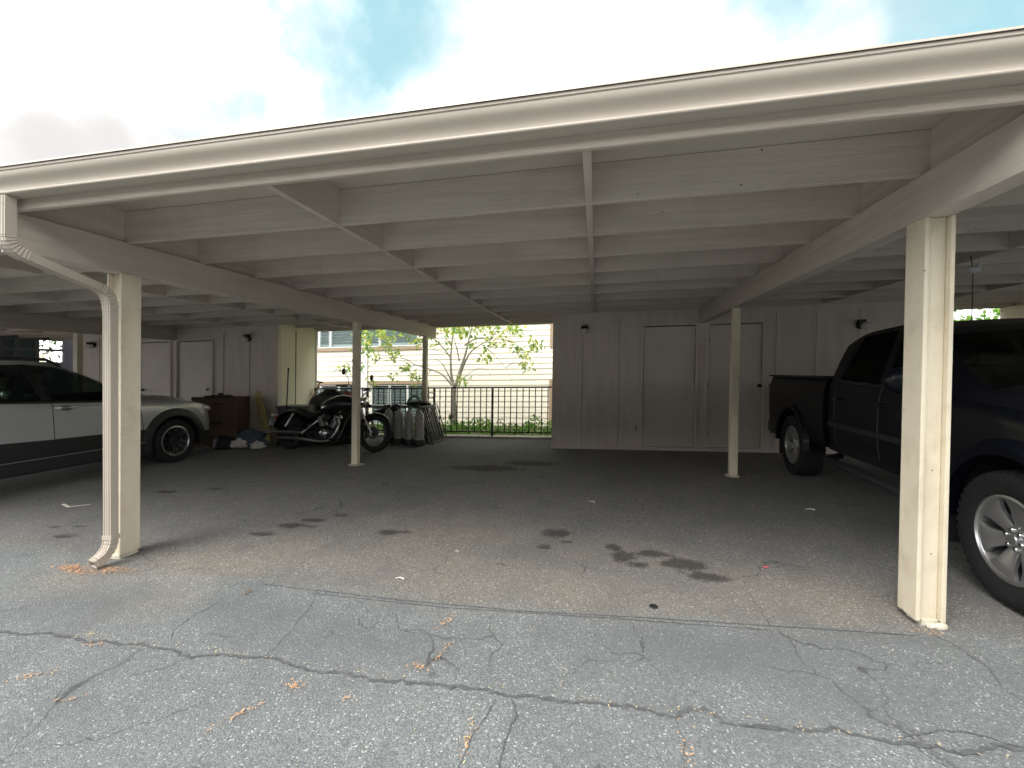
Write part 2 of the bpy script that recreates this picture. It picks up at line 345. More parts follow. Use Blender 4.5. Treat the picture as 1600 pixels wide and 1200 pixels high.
for y in ys:
    for x in xs:
        nz = noise.fractal(Vector((x*2.2, y*2.2, 0)), 1, 2, 5)
        fine = noise.fractal(Vector((x*9, y*9, 4)), 1, 2, 4)
        oil = 0
        if -6 < x < 3.4 and y < 7:
            for a in OIL: oil = max(oil, blob2(x, y, *a))
            oil = min(1, max(0, (oil*1.9 + fine*.35 - .25))) if oil > 0 else 0
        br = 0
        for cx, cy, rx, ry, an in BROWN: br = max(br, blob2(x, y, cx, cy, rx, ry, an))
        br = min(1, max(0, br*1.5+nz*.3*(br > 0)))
        wd = 0
        for a in WETD: wd = max(wd, blob2(x, y, *a))
        wd = min(1, max(0, wd*1.3+nz*.25*(wd > 0)))
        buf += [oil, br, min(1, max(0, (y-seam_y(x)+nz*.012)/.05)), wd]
at.data.foreach_set('color', buf)
m = bpy.data.materials.new('old asphalt'); m.use_nodes = True; t = m.node_tree; b = t.nodes['Principled BSDF']; L = t.links.new
M['asphalt'] = m
co = N(t, 'ShaderNodeTexCoord'); att = N(t, 'ShaderNodeAttribute', attribute_name='wear'); sep = N(t, 'ShaderNodeSeparateColor'); L(att.outputs['Color'], sep.inputs[0])
def mixc(f, a, bb, op='MIX'):
    n = N(t, 'ShaderNodeMix', data_type='RGBA', blend_type=op)
    for i, v in ((0, f), (6, a), (7, bb)):
        if isinstance(v, (int, float)): n.inputs[i].default_value = v
        elif isinstance(v, tuple): n.inputs[i].default_value = (*v, 1)
        else: L(v, n.inputs[i])
    return n.outputs[2]
def tnoise(scale, detail=4, rough=.55):
    n = N(t, 'ShaderNodeTexNoise'); n.inputs['Scale'].default_value = scale; n.inputs['Detail'].default_value = detail; n.inputs['Roughness'].default_value = rough; L(co.outputs['Object'], n.inputs['Vector']); return n.outputs['Fac']
def trange(v, a, b_, c, d):
    n = N(t, 'ShaderNodeMapRange'); L(v, n.inputs['Value']); n.inputs['From Min'].default_value = a; n.inputs['From Max'].default_value = b_; n.inputs['To Min'].default_value = c; n.inputs['To Max'].default_value = d; return n.outputs[0]
vo = N(t, 'ShaderNodeTexVoronoi'); vo.inputs['Scale'].default_value = 170; L(co.outputs['Object'], vo.inputs['Vector'])
vs_ = N(t, 'ShaderNodeSeparateColor'); L(vo.outputs['Color'], vs_.inputs[0])
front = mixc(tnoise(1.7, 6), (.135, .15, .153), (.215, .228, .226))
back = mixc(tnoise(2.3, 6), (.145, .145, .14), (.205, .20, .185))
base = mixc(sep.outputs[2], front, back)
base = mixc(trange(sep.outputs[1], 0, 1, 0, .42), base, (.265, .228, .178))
stone = trange(vs_.outputs[0], .1, 1, .68, 1.3)
base2 = N(t, 'ShaderNodeVectorMath', operation='SCALE'); L(base, base2.inputs[0]); L(stone, base2.inputs['Scale'])
base = base2.outputs[0]
base = mixc(trange(vs_.outputs[1], .965, .97, 0, .7), base, (.58, .575, .55))
base = mixc(trange(tnoise(6, 8, .7), .55, .72, 0, .35), base, (.11, .112, .115))
base = mixc(trange(tnoise(3.1, 7, .6), .48, .62, 0, .28), base, (.10, .105, .108))
base = mixc(trange(tnoise(.5, 3), .45, .7, 0, .3), base, (.12, .125, .13))
base = mixc(trange(att.outputs['Alpha'], 0, 1, 0, .45), base, (.11, .118, .125))
oa = N(t, 'ShaderNodeMath', operation='MULTIPLY_ADD'); L(tnoise(19, 8, .8), oa.inputs[0]); oa.inputs[1].default_value = 2.6; oa.inputs[2].default_value = -1.45
ob_ = N(t, 'ShaderNodeMath', operation='ADD'); L(oa.outputs[0], ob_.inputs[0]); L(sep.outputs[0], ob_.inputs[1])
og = N(t, 'ShaderNodeMath', operation='MULTIPLY'); L(trange(ob_.outputs[0], .08, .62, 0, .8), og.inputs[0]); L(trange(sep.outputs[0], .02, .2, 0, 1), og.inputs[1])
base = mixc(og.outputs[0], base, (.030, .026, .023))
n5 = N(t, 'ShaderNodeTexNoise'); n5.inputs['Scale'].default_value = 2.2; n5.inputs['Detail'].default_value = 6; L(co.outputs['Object'], n5.inputs['Vector'])
wv = N(t, 'ShaderNodeVectorMath', operation='MULTIPLY_ADD'); L(n5.outputs['Color'], wv.inputs[0]); wv.inputs[1].default_value = (.7, .7, 0); L(co.outputs['Object'], wv.inputs[2])
v5 = N(t, 'ShaderNodeTexVoronoi', feature='DISTANCE_TO_EDGE'); v5.inputs['Scale'].default_value = 1.5; L(wv.outputs[0], v5.inputs['Vector'])
hk = N(t, 'ShaderNodeMath', operation='MULTIPLY'); L(trange(v5.outputs['Distance'], .002, .0075, 1, 0), hk.inputs[0]); L(trange(tnoise(1.3, 4), .46, .58, 0, .75), hk.inputs[1])
base = mixc(hk.outputs[0], base, (.045, .046, .048))
base = mixc(trange(tnoise(28, 6, .7), .52, .70, 0, .3), base, (.10, .103, .105))
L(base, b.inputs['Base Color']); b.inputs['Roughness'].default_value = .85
bp = N(t, 'ShaderNodeBump'); bp.inputs['Strength'].default_value = .6; bp.inputs['Distance'].default_value = .004
hh = N(t, 'ShaderNodeMath', operation='ADD'); L(trange(vo.outputs['Distance'], 0, .8, 1, 0), hh.inputs[0]); L(tnoise(45, 8, .75), hh.inputs[1]); L(hh.outputs[0], bp.inputs['Height']); L(bp.outputs[0], b.inputs['Normal'])
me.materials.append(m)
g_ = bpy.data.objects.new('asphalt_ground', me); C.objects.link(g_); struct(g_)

struct(MB().box((-60, 8.6, -.5), (60, 8.9, .03)).build('concrete_kerb', 'concrete', bevel=.008))
gb = MB().add([(-60, 8.9, -.25), (60, 8.9, -.25), (60, 120, -.25), (-60, 120, -.25)], [(0, 1, 2, 3)])
M['soil'] = mat('garden soil', (.10, .075, .045), .95, var=.3, vscale=2, bump=.5, bscale=20)
struct(gb.build('garden_ground', 'soil'))

MAIN = [(-3.6, 1.62), (-3.2, 1.70), (-2.912, 1.747), (-2.794, 1.767), (-2.46, 1.753), (-2.121, 1.764), (-1.873, 1.742), (-1.735, 1.766), (-1.527, 1.788), (-1.267, 1.756), (-1.115, 1.769), (-0.885, 1.747), (-0.594, 1.75), (-0.431, 1.767), (-0.316, 1.737), (-0.242, 1.774), (-0.108, 1.752), (0.093, 1.773), (0.309, 1.759), (0.438, 1.813), (0.514, 1.751), (0.689, 1.752), (0.8, 1.763), (0.875, 1.811), (0.96, 1.791), (1.072, 1.774), (1.251, 1.753), (1.409, 1.815), (1.6, 1.78), (2.4, 1.8)]
ribbon(MAIN, .0105, seed=1, jag=1.1, step=.011, name='sealed_crack')
for i, (pl, wd) in enumerate((([(-0.316, 1.737), (-0.291, 1.647), (-0.296, 1.57), (-0.299, 1.3), (-.33, 1.1)], .006), ([(1.65, 2.521), (1.715, 2.419), (1.724, 2.293), (1.682, 2.146), (1.692, 2.076), (1.8, 1.9)], .003),
    ([(0.309, 1.759), (0.329, 1.638), (0.293, 1.45)], .002), ([(-2.172, 2.23), (-2.175, 2.022), (-2.166, 1.902), (-2.102, 1.829)], .003), ([(-1.67, 2.43), (-1.607, 2.251), (-1.544, 2.007), (-1.527, 1.788)], .0022),
    ([(-0.378, 1.715), (-0.42, 1.534), (-0.438, 1.35)], .003), ([(-2.98, 2.75), (-2.6, 2.95), (-2.55, 3.05), (-2.1, 3.3), (-1.95, 3.6)], .003),
    ([(-1.88, 1.742), (-1.9, 1.66), (-2.05, 1.55)], .002), ([(1.1, 1.78), (1.25, 1.86), (1.5, 1.83)], .006))):
    ribbon(pl, wd*.8, seed=10+i, jag=1.2, step=.012)
ribbon([(-2.1, 2.425), (-1.2, 2.385), (-.4, 2.385), (.26, 2.43), (1.2, 2.475), (1.6, 2.49)], .004, seed=40, name='pavement_joint')
ribbon([(-1.7, 2.37), (-.8, 2.35), (.1, 2.395), (.9, 2.42)], .003, seed=41, name='pavement_joint')

def flakes(name, spots, m, size, label, cat, seed=3):
    rnd = random.Random(seed); mb = MB()
    for x, y, sx, sy, ang, n in spots:
        for _ in range(n):
            u, v = rnd.gauss(0, 1)*sx, rnd.gauss(0, 1)*sy
            px, py = x+u*math.cos(ang)-v*math.sin(ang), y+u*math.sin(ang)+v*math.cos(ang)
            a = rnd.uniform(0, 2*PI); l = size*rnd.uniform(.5, 1.5); wv = l*rnd.uniform(.2, .55)
            z = .005+rnd.uniform(0, .006)
            d, e = Vector((math.cos(a), math.sin(a), rnd.uniform(-.2, .3)))*l, Vector((-math.sin(a), math.cos(a), rnd.uniform(-.2, .2)))*wv
            p = Vector((px, py, z)); mb.add([p-d, p-e*.8, p+d, p+e], [(0, 1, 2, 3)])
    o = mb.build(name, m); o['label'] = label; o['category'] = cat; o['kind'] = 'stuff'; return o
flakes('fallen_petals', [(-3.54, 2.38, .10, .025, -.15, 300), (-3.28, 2.42, .10, .03, .1, 330), (-3.6, 2.42, .04, .02, 0, 110), (-2.47, 1.49, .04, .015, .6, 24), (-2.13, 1.41, .03, .01, .3, 12), (-1.25, 1.65, .022, .018, 1.2, 40), (-1.34, 1.49, .055, .008, .95, 40),
    (-.765, 2.22, .04, .01, 1.2, 30), (-.70, 1.95, .04, .008, 1.4, 26), (-.775, 1.85, .03, .012, 0, 26), (-2.45, 1.73, .025, .012, 0, 20), (-.975, 1.62, .02, .01, 0, 9), (1.67, 2.52, .04, .02, 0, 26), (.33, 1.6, .012, .05, 0, 18), (-.44, 1.47, .01, .05, 0, 16)],
    'orange_debris', .0068, 'small dried orange petals scattered below the downspout and in the cracks', 'petals')
flakes('dry_needles', [(-2.3, 1.77, .25, .012, 0, 30), (-1.7, 1.79, .2, .01, 0, 24), (-1.0, 1.77, .3, .012, 0, 24), (.1, 1.78, .3, .014, 0, 24), (.9, 1.78, .4, .014, 0, 30), (-1.1, 2.41, .25, .01, 0, 22), (-2.55, 1.80, .04, .015, 0, 24), (-.44, 1.5, .01, .08, 0, 20), (-.12, 1.9, .008, .05, 0, 8), (0, 3.0, 2.2, .7, 0, 60), (-1, 1.8, 2, .4, 0, 50), (0, 5, 2, 1, 0, 30)],
    'tan_debris', .006, 'thin pale dry needles caught along the pavement cracks', 'needles', 5)
# countable litter
def litter(name, pts, h, m, label, cat): return tag(MB().prism([(x, y, .006) for x, y in pts], (0, 0, h)).build(name, m), label, cat)
x, y = -2.09, 2.275
lf = MB(); lp = [(0, 0), (.02, .007), (.045, .009), (.07, .003), (.045, -.004), (.02, -.005)]
A = R(62)
lf.add([(x+px*math.cos(A)-py*math.sin(A), y+px*math.sin(A)+py*math.cos(A), .006+.35*abs(py)+.1*px) for px, py in lp], [(0, 1, 2, 3, 4, 5)])
tag(lf.build('fallen_leaf', 'dry_leaf'), 'long dry brown leaf lying alone on the asphalt in front of the carport', 'leaf')
d_ = MB().lathe([(0, .004), (.020, .004), (.024, .007), (.020, .010), (.012, .009), (.0, .010)], (.339, 2.549, 0), seg=24)
tag(d_.build('metal_cap', 'black_plastic', smooth=30), 'round black cap set in the asphalt at the edge of the carport floor', 'cap')
litter('candy_wrapper', [(1.12, 3.18), (1.14, 3.19), (1.155, 3.175), (1.13, 3.165)], .004, 'pink_litter', 'tiny pink wrapper on the carport floor right of the oil stains', 'wrapper')
litter('paper_scrap', [(-5.5, 3.62), (-5.32, 3.55), (-5.2, 3.66), (-5.19, 3.64), (-5.32, 3.52), (-5.52, 3.6)], .003, 'white_litter', 'bent white strip lying on the asphalt beside the silver car', 'strip')
for k, (x, y, s_, lb) in enumerate(((-.02, 4.50, .03, 'white scrap below the centre of the carport deep in the empty bay'), (-1.0, 3.1, .012, 'small white chip near the oil spots left of the centre of the empty bay'), (-1.23, 2.63, .03, 'pale curved twig left of the centre just behind the pavement joint'), (2.0, 4.55, .04, 'pale plastic spoon shaped scrap beside the dark pickup truck'))):
    mb = MB(); mb.tube([(x-s_, y, .006), (x, y+.006, .01), (x+s_, y-.003, .006)], [.003, .004, .007], 6)
    tag(mb.build('litter_scrap', 'white_litter', smooth=40), lb, 'scrap', 'small scraps on the carport floor')

# ------------------------------------------------------------------ carport
cp = thing('carport', 'long beige painted timber carport with open joists, gutter and posts', 'carport', (0, 2, 0))
BX = [-13.82, -8.65, -3.47, 1.70, 6.87, 12.04]
Y0, Y1 = 1.96, 9.02
ZB, ZT, ZR = 2.10, 2.33, 2.565
X0, X1 = -14.2, 12.4
MB().box((X0, Y0+.0, ZR+.0005), (X1, Y1+.1, ZR+.016)).build('roof_deck', 'deck', cp)
rd = MB().box((X0-.02, Y0+.02, ZR+.017), (X1+.02, Y1+.12, ZR+.026)); rd.build('roof_covering', 'roofing', cp)
for bx in BX[1:]:
    MB().box((bx-.061, 1.998, ZB), (bx+.061, Y1-.06, ZT)).build('beam', 'timber_y', cp, bevel=.004)
NR = 11
ry = [2.632+.6096*i for i in range(NR)]
for i, yy in enumerate(ry):
    MB().box((X0+.02, yy, ZT+.001), (X1-.02, yy+.038, ZR-.001)).build('rafter', 'timber', cp, bevel=.003)
for k in range(len(BX)-1):
    for q in (1, 2):
        bx = BX[k]+(BX[k+1]-BX[k])*q/3 + (.03 if q == 1 else -.035)
        mb = MB(); segs = [2.002]+ry
        for a, b2 in zip(segs, segs[1:]):
            s0 = a+(.0385 if a != 2.002 else 0)
            mb.box((bx-.02, s0, ZT+.003), (bx+.02, b2-.0005, ZR-.001))
        mb.build('blocking', 'timber_y', cp)
for bx in BX[1:-1]:                      # blocking over each beam
    mb = MB(); segs = [2.002]+ry
    for a, b2 in zip(segs, segs[1:]):
        s0 = a+(.0385 if a != 2.002 else 0); mb.box((bx-.02, s0, ZT+.003), (bx+.02, b2-.0005, ZR-.001))
    mb.build('blocking', 'timber_y', cp)
fb = MB().box((X0, Y0, ZT-.012), (X1, Y0+.038, ZR+.0)); fb.build('fascia', 'fascia', cp, bevel=.012)
MB().box((X0, Y1-.05, ZT), (X1, Y1-.012, ZR)).build('fascia', 'fascia', cp, bevel=.004)
# ogee gutter
prof = [(0, .178), (0, 0.052), (-.012, .05), (-.076, .05), (-.082, .0525), (-.0845, .058), (-.083, .064), (-.078, .067), (-.0745, .070), (-.0745, .082), (-.080, .098), (-.091, .112), (-.104, .124), (-.1125, .138), (-.115, .152), (-.115, .160), (-.121, .162), (-.121, .176), (-.113, .178), (-.113, .17), (-.109, .168), (-.107, .15), (-.1, .13), (-.085, .113), (-.072, .09), (-.070, .056), (-.006, .056), (-.006, .178)]
gm = MB(); zg = ZT+.0
gm.prism([(X0, Y0-.001+a, zg+c) for a, c in prof], (X1-X0, 0, 0))
gut = gm.build('gutter', 'metal_paint', cp, smooth=45)
de = MB().prism([(X0, Y0-.004, zg+.18), (X0, Y0-.125, zg+.184), (X0, Y0-.128, zg+.176), (X0, Y0-.130, zg+.176), (X0, Y0-.127, zg+.187), (X0, Y0-.06, zg+.192), (X0, Y0-.004, zg+.200)], (X1-X0, 0, 0))
de.build('drip_edge', 'metal_paint', cp)

def front_post(bx, name='post', y=2.58, dz=0):
    p = MB(); w2 = .0455
    p.box((bx-.046, y+.030, .012), (bx+.046, y+.118, ZB-.001))
    core = p.build('post', 'post', cp, bevel=.004)
    for s_ in (-1, 1):
        a, b2 = (bx+s_*.0465, bx+s_*.0665)
        MB().box((min(a, b2), y, .03), (max(a, b2), y+.142, ZB-.002)).build('side_plank', 'post', core, bevel=.003, origin=None)
    return core
def reparent_fix(core):   # children meshes were built relative to world; bring them into the core's frame
    for c in core.children: c.location = -Vector(core.location) if False else c.location
for bx in BX[1:-1]:
    front_post(bx)
    mb = MB()
    if bx == 1.70:
        mb.box((bx-.035, 2.60, -.02), (bx+.045, 2.70, .03), rot=Matrix.Rotation(.1, 3, 'Z'))
        mb.blob((bx+.05, 2.585, .008), (.028, .02, .02), 2, .3, 5, seed=3)
        mb.blob((bx+.02, 2.59, .004), (.03, .02, .012), 2, .4, 5, seed=8)
        mb.build('base_block', 'chalk', cp, bevel=.002)
    else:
        mb.box((bx-.05, 2.585, -.02), (bx+.055, 2.72, .028)); mb.build('base_block', 'chalk', cp, bevel=.004)
    # 4x4 posts farther in
    for yy in (5.83, 8.45):
        if yy > 8 and bx in (-8.65, 1.70): continue
        p = MB().box((bx-.045, yy, .012), (bx+.045, yy+.09, ZB-.001)); p.build('post', 'post', cp, bevel=.004)
        q = MB(); s_ = .105 if bx != 1.70 else .07
        q.add([(bx-s_*1.2, yy+.04, 0), (bx-s_*.6, yy-.04, 0), (bx+s_*.7, yy-.045, 0), (bx+s_*1.25, yy+.04, 0), (bx+s_, yy+.13, 0), (bx-s_, yy+.13, 0),
               (bx-s_*.7, yy+.0, .02), (bx-s_*.5, yy-.02, .02), (bx+s_*.5, yy-.025, .02), (bx+s_*.7, yy+.0, .02), (bx+s_*.6, yy+.1, .02), (bx-s_*.6, yy+.1, .02)],
              [(6, 7, 8, 9, 10, 11)]+[(i, (i+1) % 6, 6+(i+1) % 6, 6+i) for i in range(6)])
        q.build('footing', 'concrete' if bx != 1.70 else 'chalk', cp, bevel=.002)
# downspout
ds_prof = [(.034*a, -.026*b_) for a, b_ in ((-1, -1), (-.8, -1), (-.72, -.8), (-.5, -.8), (-.42, -1), (-.1, -1), (0, -.82), (.1, -1), (.42, -1), (.5, -.8), (.72, -.8), (.8, -1), (1, -1), (1, 1), (-1, 1))]
def dspout(pts, name, up):
    return MB().tube(pts, 1.0, prof=ds_prof, up=up)
A0 = Vector((-3.325, 1.905, zg+.05)); A1 = Vector((-3.345, 1.915, 2.09)); A2 = Vector((-3.38, 2.49, 1.935)); A3 = Vector((-3.38, 2.50, .17)); A4 = Vector((-3.405, 2.40, .045))
def bend(a, c, b_, n=7):
    return [a.lerp(c, t/n).lerp(c.lerp(b_, t/n), t/n) for t in range(n+1)]
e1 = A1+(A2-A1).normalized()*.09; e0 = A1+(A0-A1).normalized()*.07
f0 = A2+(A1-A2).normalized()*.08; f1 = A2+Vector((0, 0, -.13))
h0 = A3+Vector((0, 0, .03)); h1 = A4
mb = MB()
mb.tube([A0, e0], 1.0, prof=ds_prof, up=(1, 0, 0)); mb.tube([f1, Vector((-3.38, 2.50, .19))], 1.0, prof=ds_prof, up=(1, 0, 0)); mb.tube([e1, f0], 1.0, prof=ds_prof, up=(1, 0, 0))
dsp = mb.build('downspout', 'metal_paint', cp)
def elbow(pts, flare=0):
    mb = MB(); n = len(pts); P = []
    rads = []
    for i in range(n-1):
        for k in range(4):
            t = k/4; P.append(pts[i].lerp(pts[i+1], t)); rads.append(1.06+(.07 if k == 1 else (-.04 if k == 3 else 0)))
    P.append(pts[-1]); rads.append(1.1)
    mb.tube(P, rads, prof=ds_prof, up=(1, 0, 0), cap=False); return mb
def inner(ob, parent):   # sub-part under the downspout
    ob.parent = parent; return ob
inner(elbow(bend(e0, A1, e1)).build('elbow', 'metal_paint', cp), dsp); inner(elbow(bend(f0, A2, f1)).build('elbow', 'metal_paint', cp), dsp)
sh = bend(h0, Vector((-3.38, 2.50, .08)), h1); inner(elbow(sh).build('shoe', 'metal_paint', cp), dsp)
inner(MB().box((-3.42, 2.47, .185), (-3.338, 2.53, .215)).build('strap', 'metal_paint', cp), dsp)

# ------------------------------------------------------------------ storage rooms
YW = 7.604; YB = 8.82
def storage(xa, xb, doors, label, battens, side_mat_left, side_mat_right, knobs):
    t = thing('storage_room', label, 'storage room', ((xa+xb)/2, YW, 0))
    hs = []
    mb = MB(); xs_ = [xa]; top = ZR-.002
    # front wall pieces around the door openings
    edge = xa
    for (d0, d1) in doors:
        mb.box((edge, YW, .0), (d0-.045, YW+.09, top)); mb.box((d0-.045, YW, 2.115), (d1+.045, YW+.09, top)); mb.box((d0-.045, YW, 0), (d1+.045, YW+.09, .055)); edge = d1+.045
    mb.box((edge, YW, 0), (xb, YW+.09, top)); mb.box((xa+.095, YB-.09, 0), (xb-.095, YB, top))
    mb.build('wall', 'wall', t)
    for sx, mt in ((xa, side_mat_left), (xb-.09, side_mat_right)):
        MB().box((sx+.002, YW+.0905, 0), (sx+.088, YB-.0, top)).build('side_wall', mt, t)
    if side_mat_right == 'wall_side':
        MB().box((xb-.002, 8.12, .05), (xb+.006, 8.135, top-.3)).build('panel_joint', 'tar', t); MB().box((xb-.002, YB-.04, 0), (xb+.012, YB+.01, top)).build('corner_board', 'wall', t)
    for bx in battens:
        MB().box((bx-.003, YW-.004, .06), (bx+.003, YW-.0005, ZT-.1)).build('panel_joint', 'tar', t)
        MB().box((bx-.028, YW-.006, .06), (bx-.004, YW-.0005, ZT-.1)).build('batten', 'wall', t)
    MB().box((xa-.002, YW-.022, -.04), (xb+.002, YW-.001, .05)).build('skirting', 'wall', t, bevel=.003)
    for i, (d0, d1) in enumerate(doors):
        fr = MB()
        fr.box((d0-.045, YW-.026, .057), (d0-.006, YW+.05, 2.113)); fr.box((d1+.006, YW-.026, .057), (d1+.045, YW+.05, 2.113)); fr.box((d0-.006, YW-.026, 2.078), (d1+.006, YW+.05, 2.113))
        fr.build('door_frame', 'wall', t, bevel=.002)
        dr = MB().box((d0+.002, YW+.010, .064), (d1-.002, YW+.045, 2.062)).build('door', 'door', t, bevel=.002)
        kx, style = knobs[i]; hx = d1 if kx < (d0+d1)/2 else d0
        kb = MB().lathe([(0, 0), (.026, 0), (.028, -.006), (.012, -.012), (.010, -.03), (.024, -.042), (.027, -.055), (.02, -.066), (0, -.068)], (kx, YW+.002, 1.07), axis='y', seg=20)
        o = kb.build('door_knob', 'steel' if style else 'dark_metal', t, smooth=40); o.parent = dr
        for hz in (.3, 1.07, 1.82):
            o = MB().tube([(hx, YW-.006, hz-.045), (hx, YW-.006, hz+.045)], .007, 8).build('hinge', 'dark_metal' if not style else 'wall', t); o.parent = dr
    return t
storage(-.75, 4.95, [(.78, 1.592), (1.80, 2.60)], 'taupe plywood storage room behind the empty bay and the pickup', [-.235, .38, 3.37, 3.97, 2.80], 'wall', 'wall', [(.853, 1), (2.565, 0)])
storage(-11.1, -6.2, [(-9.55, -8.77), (-8.57, -7.74)], 'taupe plywood storage room behind the silver car with a cream side wall', [-10.6, -7.45, -6.84], 'wall', 'wall_side', [(-9.45, 0), (-7.84, 1)])

# lamps
def wall_lamp(x, z, side, label):
    t = thing('wall_lamp', label, 'wall lamp', (x, YW, z), 'jelly jar lamps on the storage walls')
    MB().lathe([(0, 0), (.055, 0), (.055, -.012), (.04, -.02), (.0, -.02)], (x, YW-.001, z), axis='y', seg=20).build('base_plate', 'dark_metal', t, smooth=40)
    if side == 0:
        MB().lathe([(0, .06), (.058, .06), (.062, .05), (.062, .02), (.05, .01), (0, .01)], (x, YW-.085, z), seg=20).build('cap', 'dark_metal', t, smooth=40)
        MB().lathe([(.045, .01), (.056, -.01), (.06, -.03), (.055, -.055), (.038, -.075), (0, -.084)], (x, YW-.085, z), seg=20).build('globe', 'frosted', t, smooth=60)
        MB().box((x-.02, YW-.09, z+.01), (x+.02, YW-.015, z+.05)).build('bracket', 'dark_metal', t)
    else:
        MB().box((x-.05, YW-.10, z+.02), (x+.045, YW-.012, z+.085), rot=None).build('cap', 'dark_metal', t, bevel=.008)
        r_ = Matrix.Rotation(side*R(-78), 3, 'Y')
        MB().lathe([(.04, .03), (.052, .0), (.055, -.03), (.05, -.06), (.035, -.085), (0, -.095)], (x+side*.02, YW-.07, z+.0), seg=20, rot=r_).build('globe', 'frosted', t, smooth=60)
    return t
wall_lamp(-.205, 2.05, 0, 'frosted globe lamp on the wall left of the doors behind the empty bay')
wall_lamp(3.97, 1.985, 1, 'tilted frosted lamp on the wall above the dark pickup truck')
wall_lamp(-6.86, 2.08, -1, 'tilted frosted lamp on the wall between the left storage doors and the motorcycle')
wall_lamp(-10.75, 2.05, 0, 'dark small lamp on the wall behind the roof of the silver car')
def outlet(x, z, h, nm, label, cat):
    t = thing(nm, label, cat, (x, YW, z))
    MB().box((x-.035, YW-.008, z-h/2), (x+.035, YW-.0005, z+h/2)).build('cover_plate', 'outlet', t, bevel=.002)
    mb = MB()
    for dz in (-.022, .022): mb.box((x-.014, YW-.0105, z+dz-.013), (x+.014, YW-.0085, z+dz+.013))
    mb.build('socket', 'dark_metal' if h > .12 else 'wall', t)
outlet(.675, .365, .125, 'wall_outlet', 'cream power outlet low on the wall left of the left door', 'outlet')
outlet(2.76, .345, .125, 'wall_outlet', 'cream power outlet low on the wall beside the pickup tailgate', 'outlet')
outlet(.67, 1.27, .10, 'wall_switch', 'small switch plate at shoulder height left of the left door', 'switch')
outlet(2.74, 1.26, .10, 'wall_switch', 'small switch plate above the pickup tailgate', 'switch')

# end wall with a window grid, far side of the left bays
t = thing('window_wall', 'dark carport end wall with a grid of window openings beyond the silver car', 'wall', (-13.9, 7, 0))
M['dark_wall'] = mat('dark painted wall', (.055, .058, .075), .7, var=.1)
ew = MB(); px = -13.86; ya, yb_ = 6.2, 9.3
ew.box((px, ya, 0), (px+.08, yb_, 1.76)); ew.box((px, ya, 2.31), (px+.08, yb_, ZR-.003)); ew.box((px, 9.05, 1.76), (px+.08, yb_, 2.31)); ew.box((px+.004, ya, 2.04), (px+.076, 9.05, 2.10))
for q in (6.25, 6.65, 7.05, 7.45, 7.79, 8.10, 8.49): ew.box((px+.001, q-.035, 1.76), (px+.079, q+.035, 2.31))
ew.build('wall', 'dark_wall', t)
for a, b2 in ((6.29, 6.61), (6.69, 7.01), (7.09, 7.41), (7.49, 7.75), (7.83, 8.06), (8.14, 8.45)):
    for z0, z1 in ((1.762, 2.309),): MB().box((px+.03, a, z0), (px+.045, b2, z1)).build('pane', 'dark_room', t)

# ------------------------------------------------------------------ railing
rl = thing('railing', 'dark bronze metal railing with upright bars at the back of the open bay', 'railing', (-3.4, 8.72, 0))
XA, XB = -6.16, -.77; YR = 8.70
MB().box((XA, YR-.02, 1.015), (XB, YR+.02, 1.045)).build('top_rail', 'rail', rl, bevel=.004)
MB().box((XA, YR-.012, .105), (XB, YR+.012, .13)).build('bottom_rail', 'rail', rl)
RP = [-6.13, -4.87, -3.60, -3.34, -2.08, -.81]
for x in RP: MB().box((x-.02, YR-.0185, .0), (x+.02, YR+.0185, 1.014)).build('rail_post', 'rail', rl)
k = 0; x = XA+.1
for a, b2 in zip(RP, RP[1:]):
    n = max(1, round((b2-a)/.126)); 
    for i in range(1, n):
        x = a+(b2-a)*i/n; MB().box((x-.009, YR-.009, .131), (x+.009, YR+.009, 1.014)).build('baluster', 'rail', rl)

# ------------------------------------------------------------------ neighbouring house
YH = 12.7
hz = thing('house', 'cream lap sided house with louvred windows behind the railing', 'house', (-5, YH, 0))
sid = MB(); EX = .161
win = [(-12.5, -5.38, 2.20, 3.6), (-12.5, -7.46, -.3, 1.02), (-7.0, -5.15, -.3, 1.02), (-1.26, 1.2, 2.10, 3.6), (-1.24, 1.2, -.3, 1.08)]
k = 0; z = -.8
while z < 4.6:
    rows = [(-18, 6)]
    for a, b2, z0, z1 in win:
        if z+EX > z0+.02 and z < z1-.02:
            nr = []
            for p, q in rows:
                if b2 <= p or a >= q: nr.append((p, q)); continue
                if a > p: nr.append((p, a))
                if b2 < q: nr.append((b2, q))
            rows = nr
    for p, q in rows:
        sid.prism([(p, YH-.012, z+EX), (p, YH-.034, z-.008), (p, YH-.012, z-.008)], (q-p, 0, 0))
    z += EX
sid.build('siding', 'siding', hz)
core = MB(); core.box((-18, YH+.35, -.8), (6, YH+6, 4.6)); core.build('wall', 'dark_room', hz)
bk = MB()
for p in ((-18, -12.5), (-5.15, -1.26), (1.2, 6)): bk.box((p[0], YH-.0115, -.8), (p[1], YH+.34, 4.6))
bk.box((-12.5, YH-.0115, 1.03), (-5.16, YH+.34, 2.19)); bk.box((-7.45, YH-.011, -.8), (-7.01, YH+.34, 1.03)); bk.box((-5.37, YH-.0113, 2.19), (-5.15, YH+.34, 4.6)); bk.box((-1.25, YH-.0112, 1.09), (1.2, YH+.34, 2.09)); bk.box((-12.5, YH-.011, 3.6), (1.2, YH+.34, 4.6))
bk.build('inner_wall', 'siding', hz)
MB().prism([(-18.6, YH-.7, 4.5), (-18.6, YH+6.6, 4.5), (-18.6, YH+3, 6.3)], (25.2, 0, 0)).build('roof', 'roofing', hz)
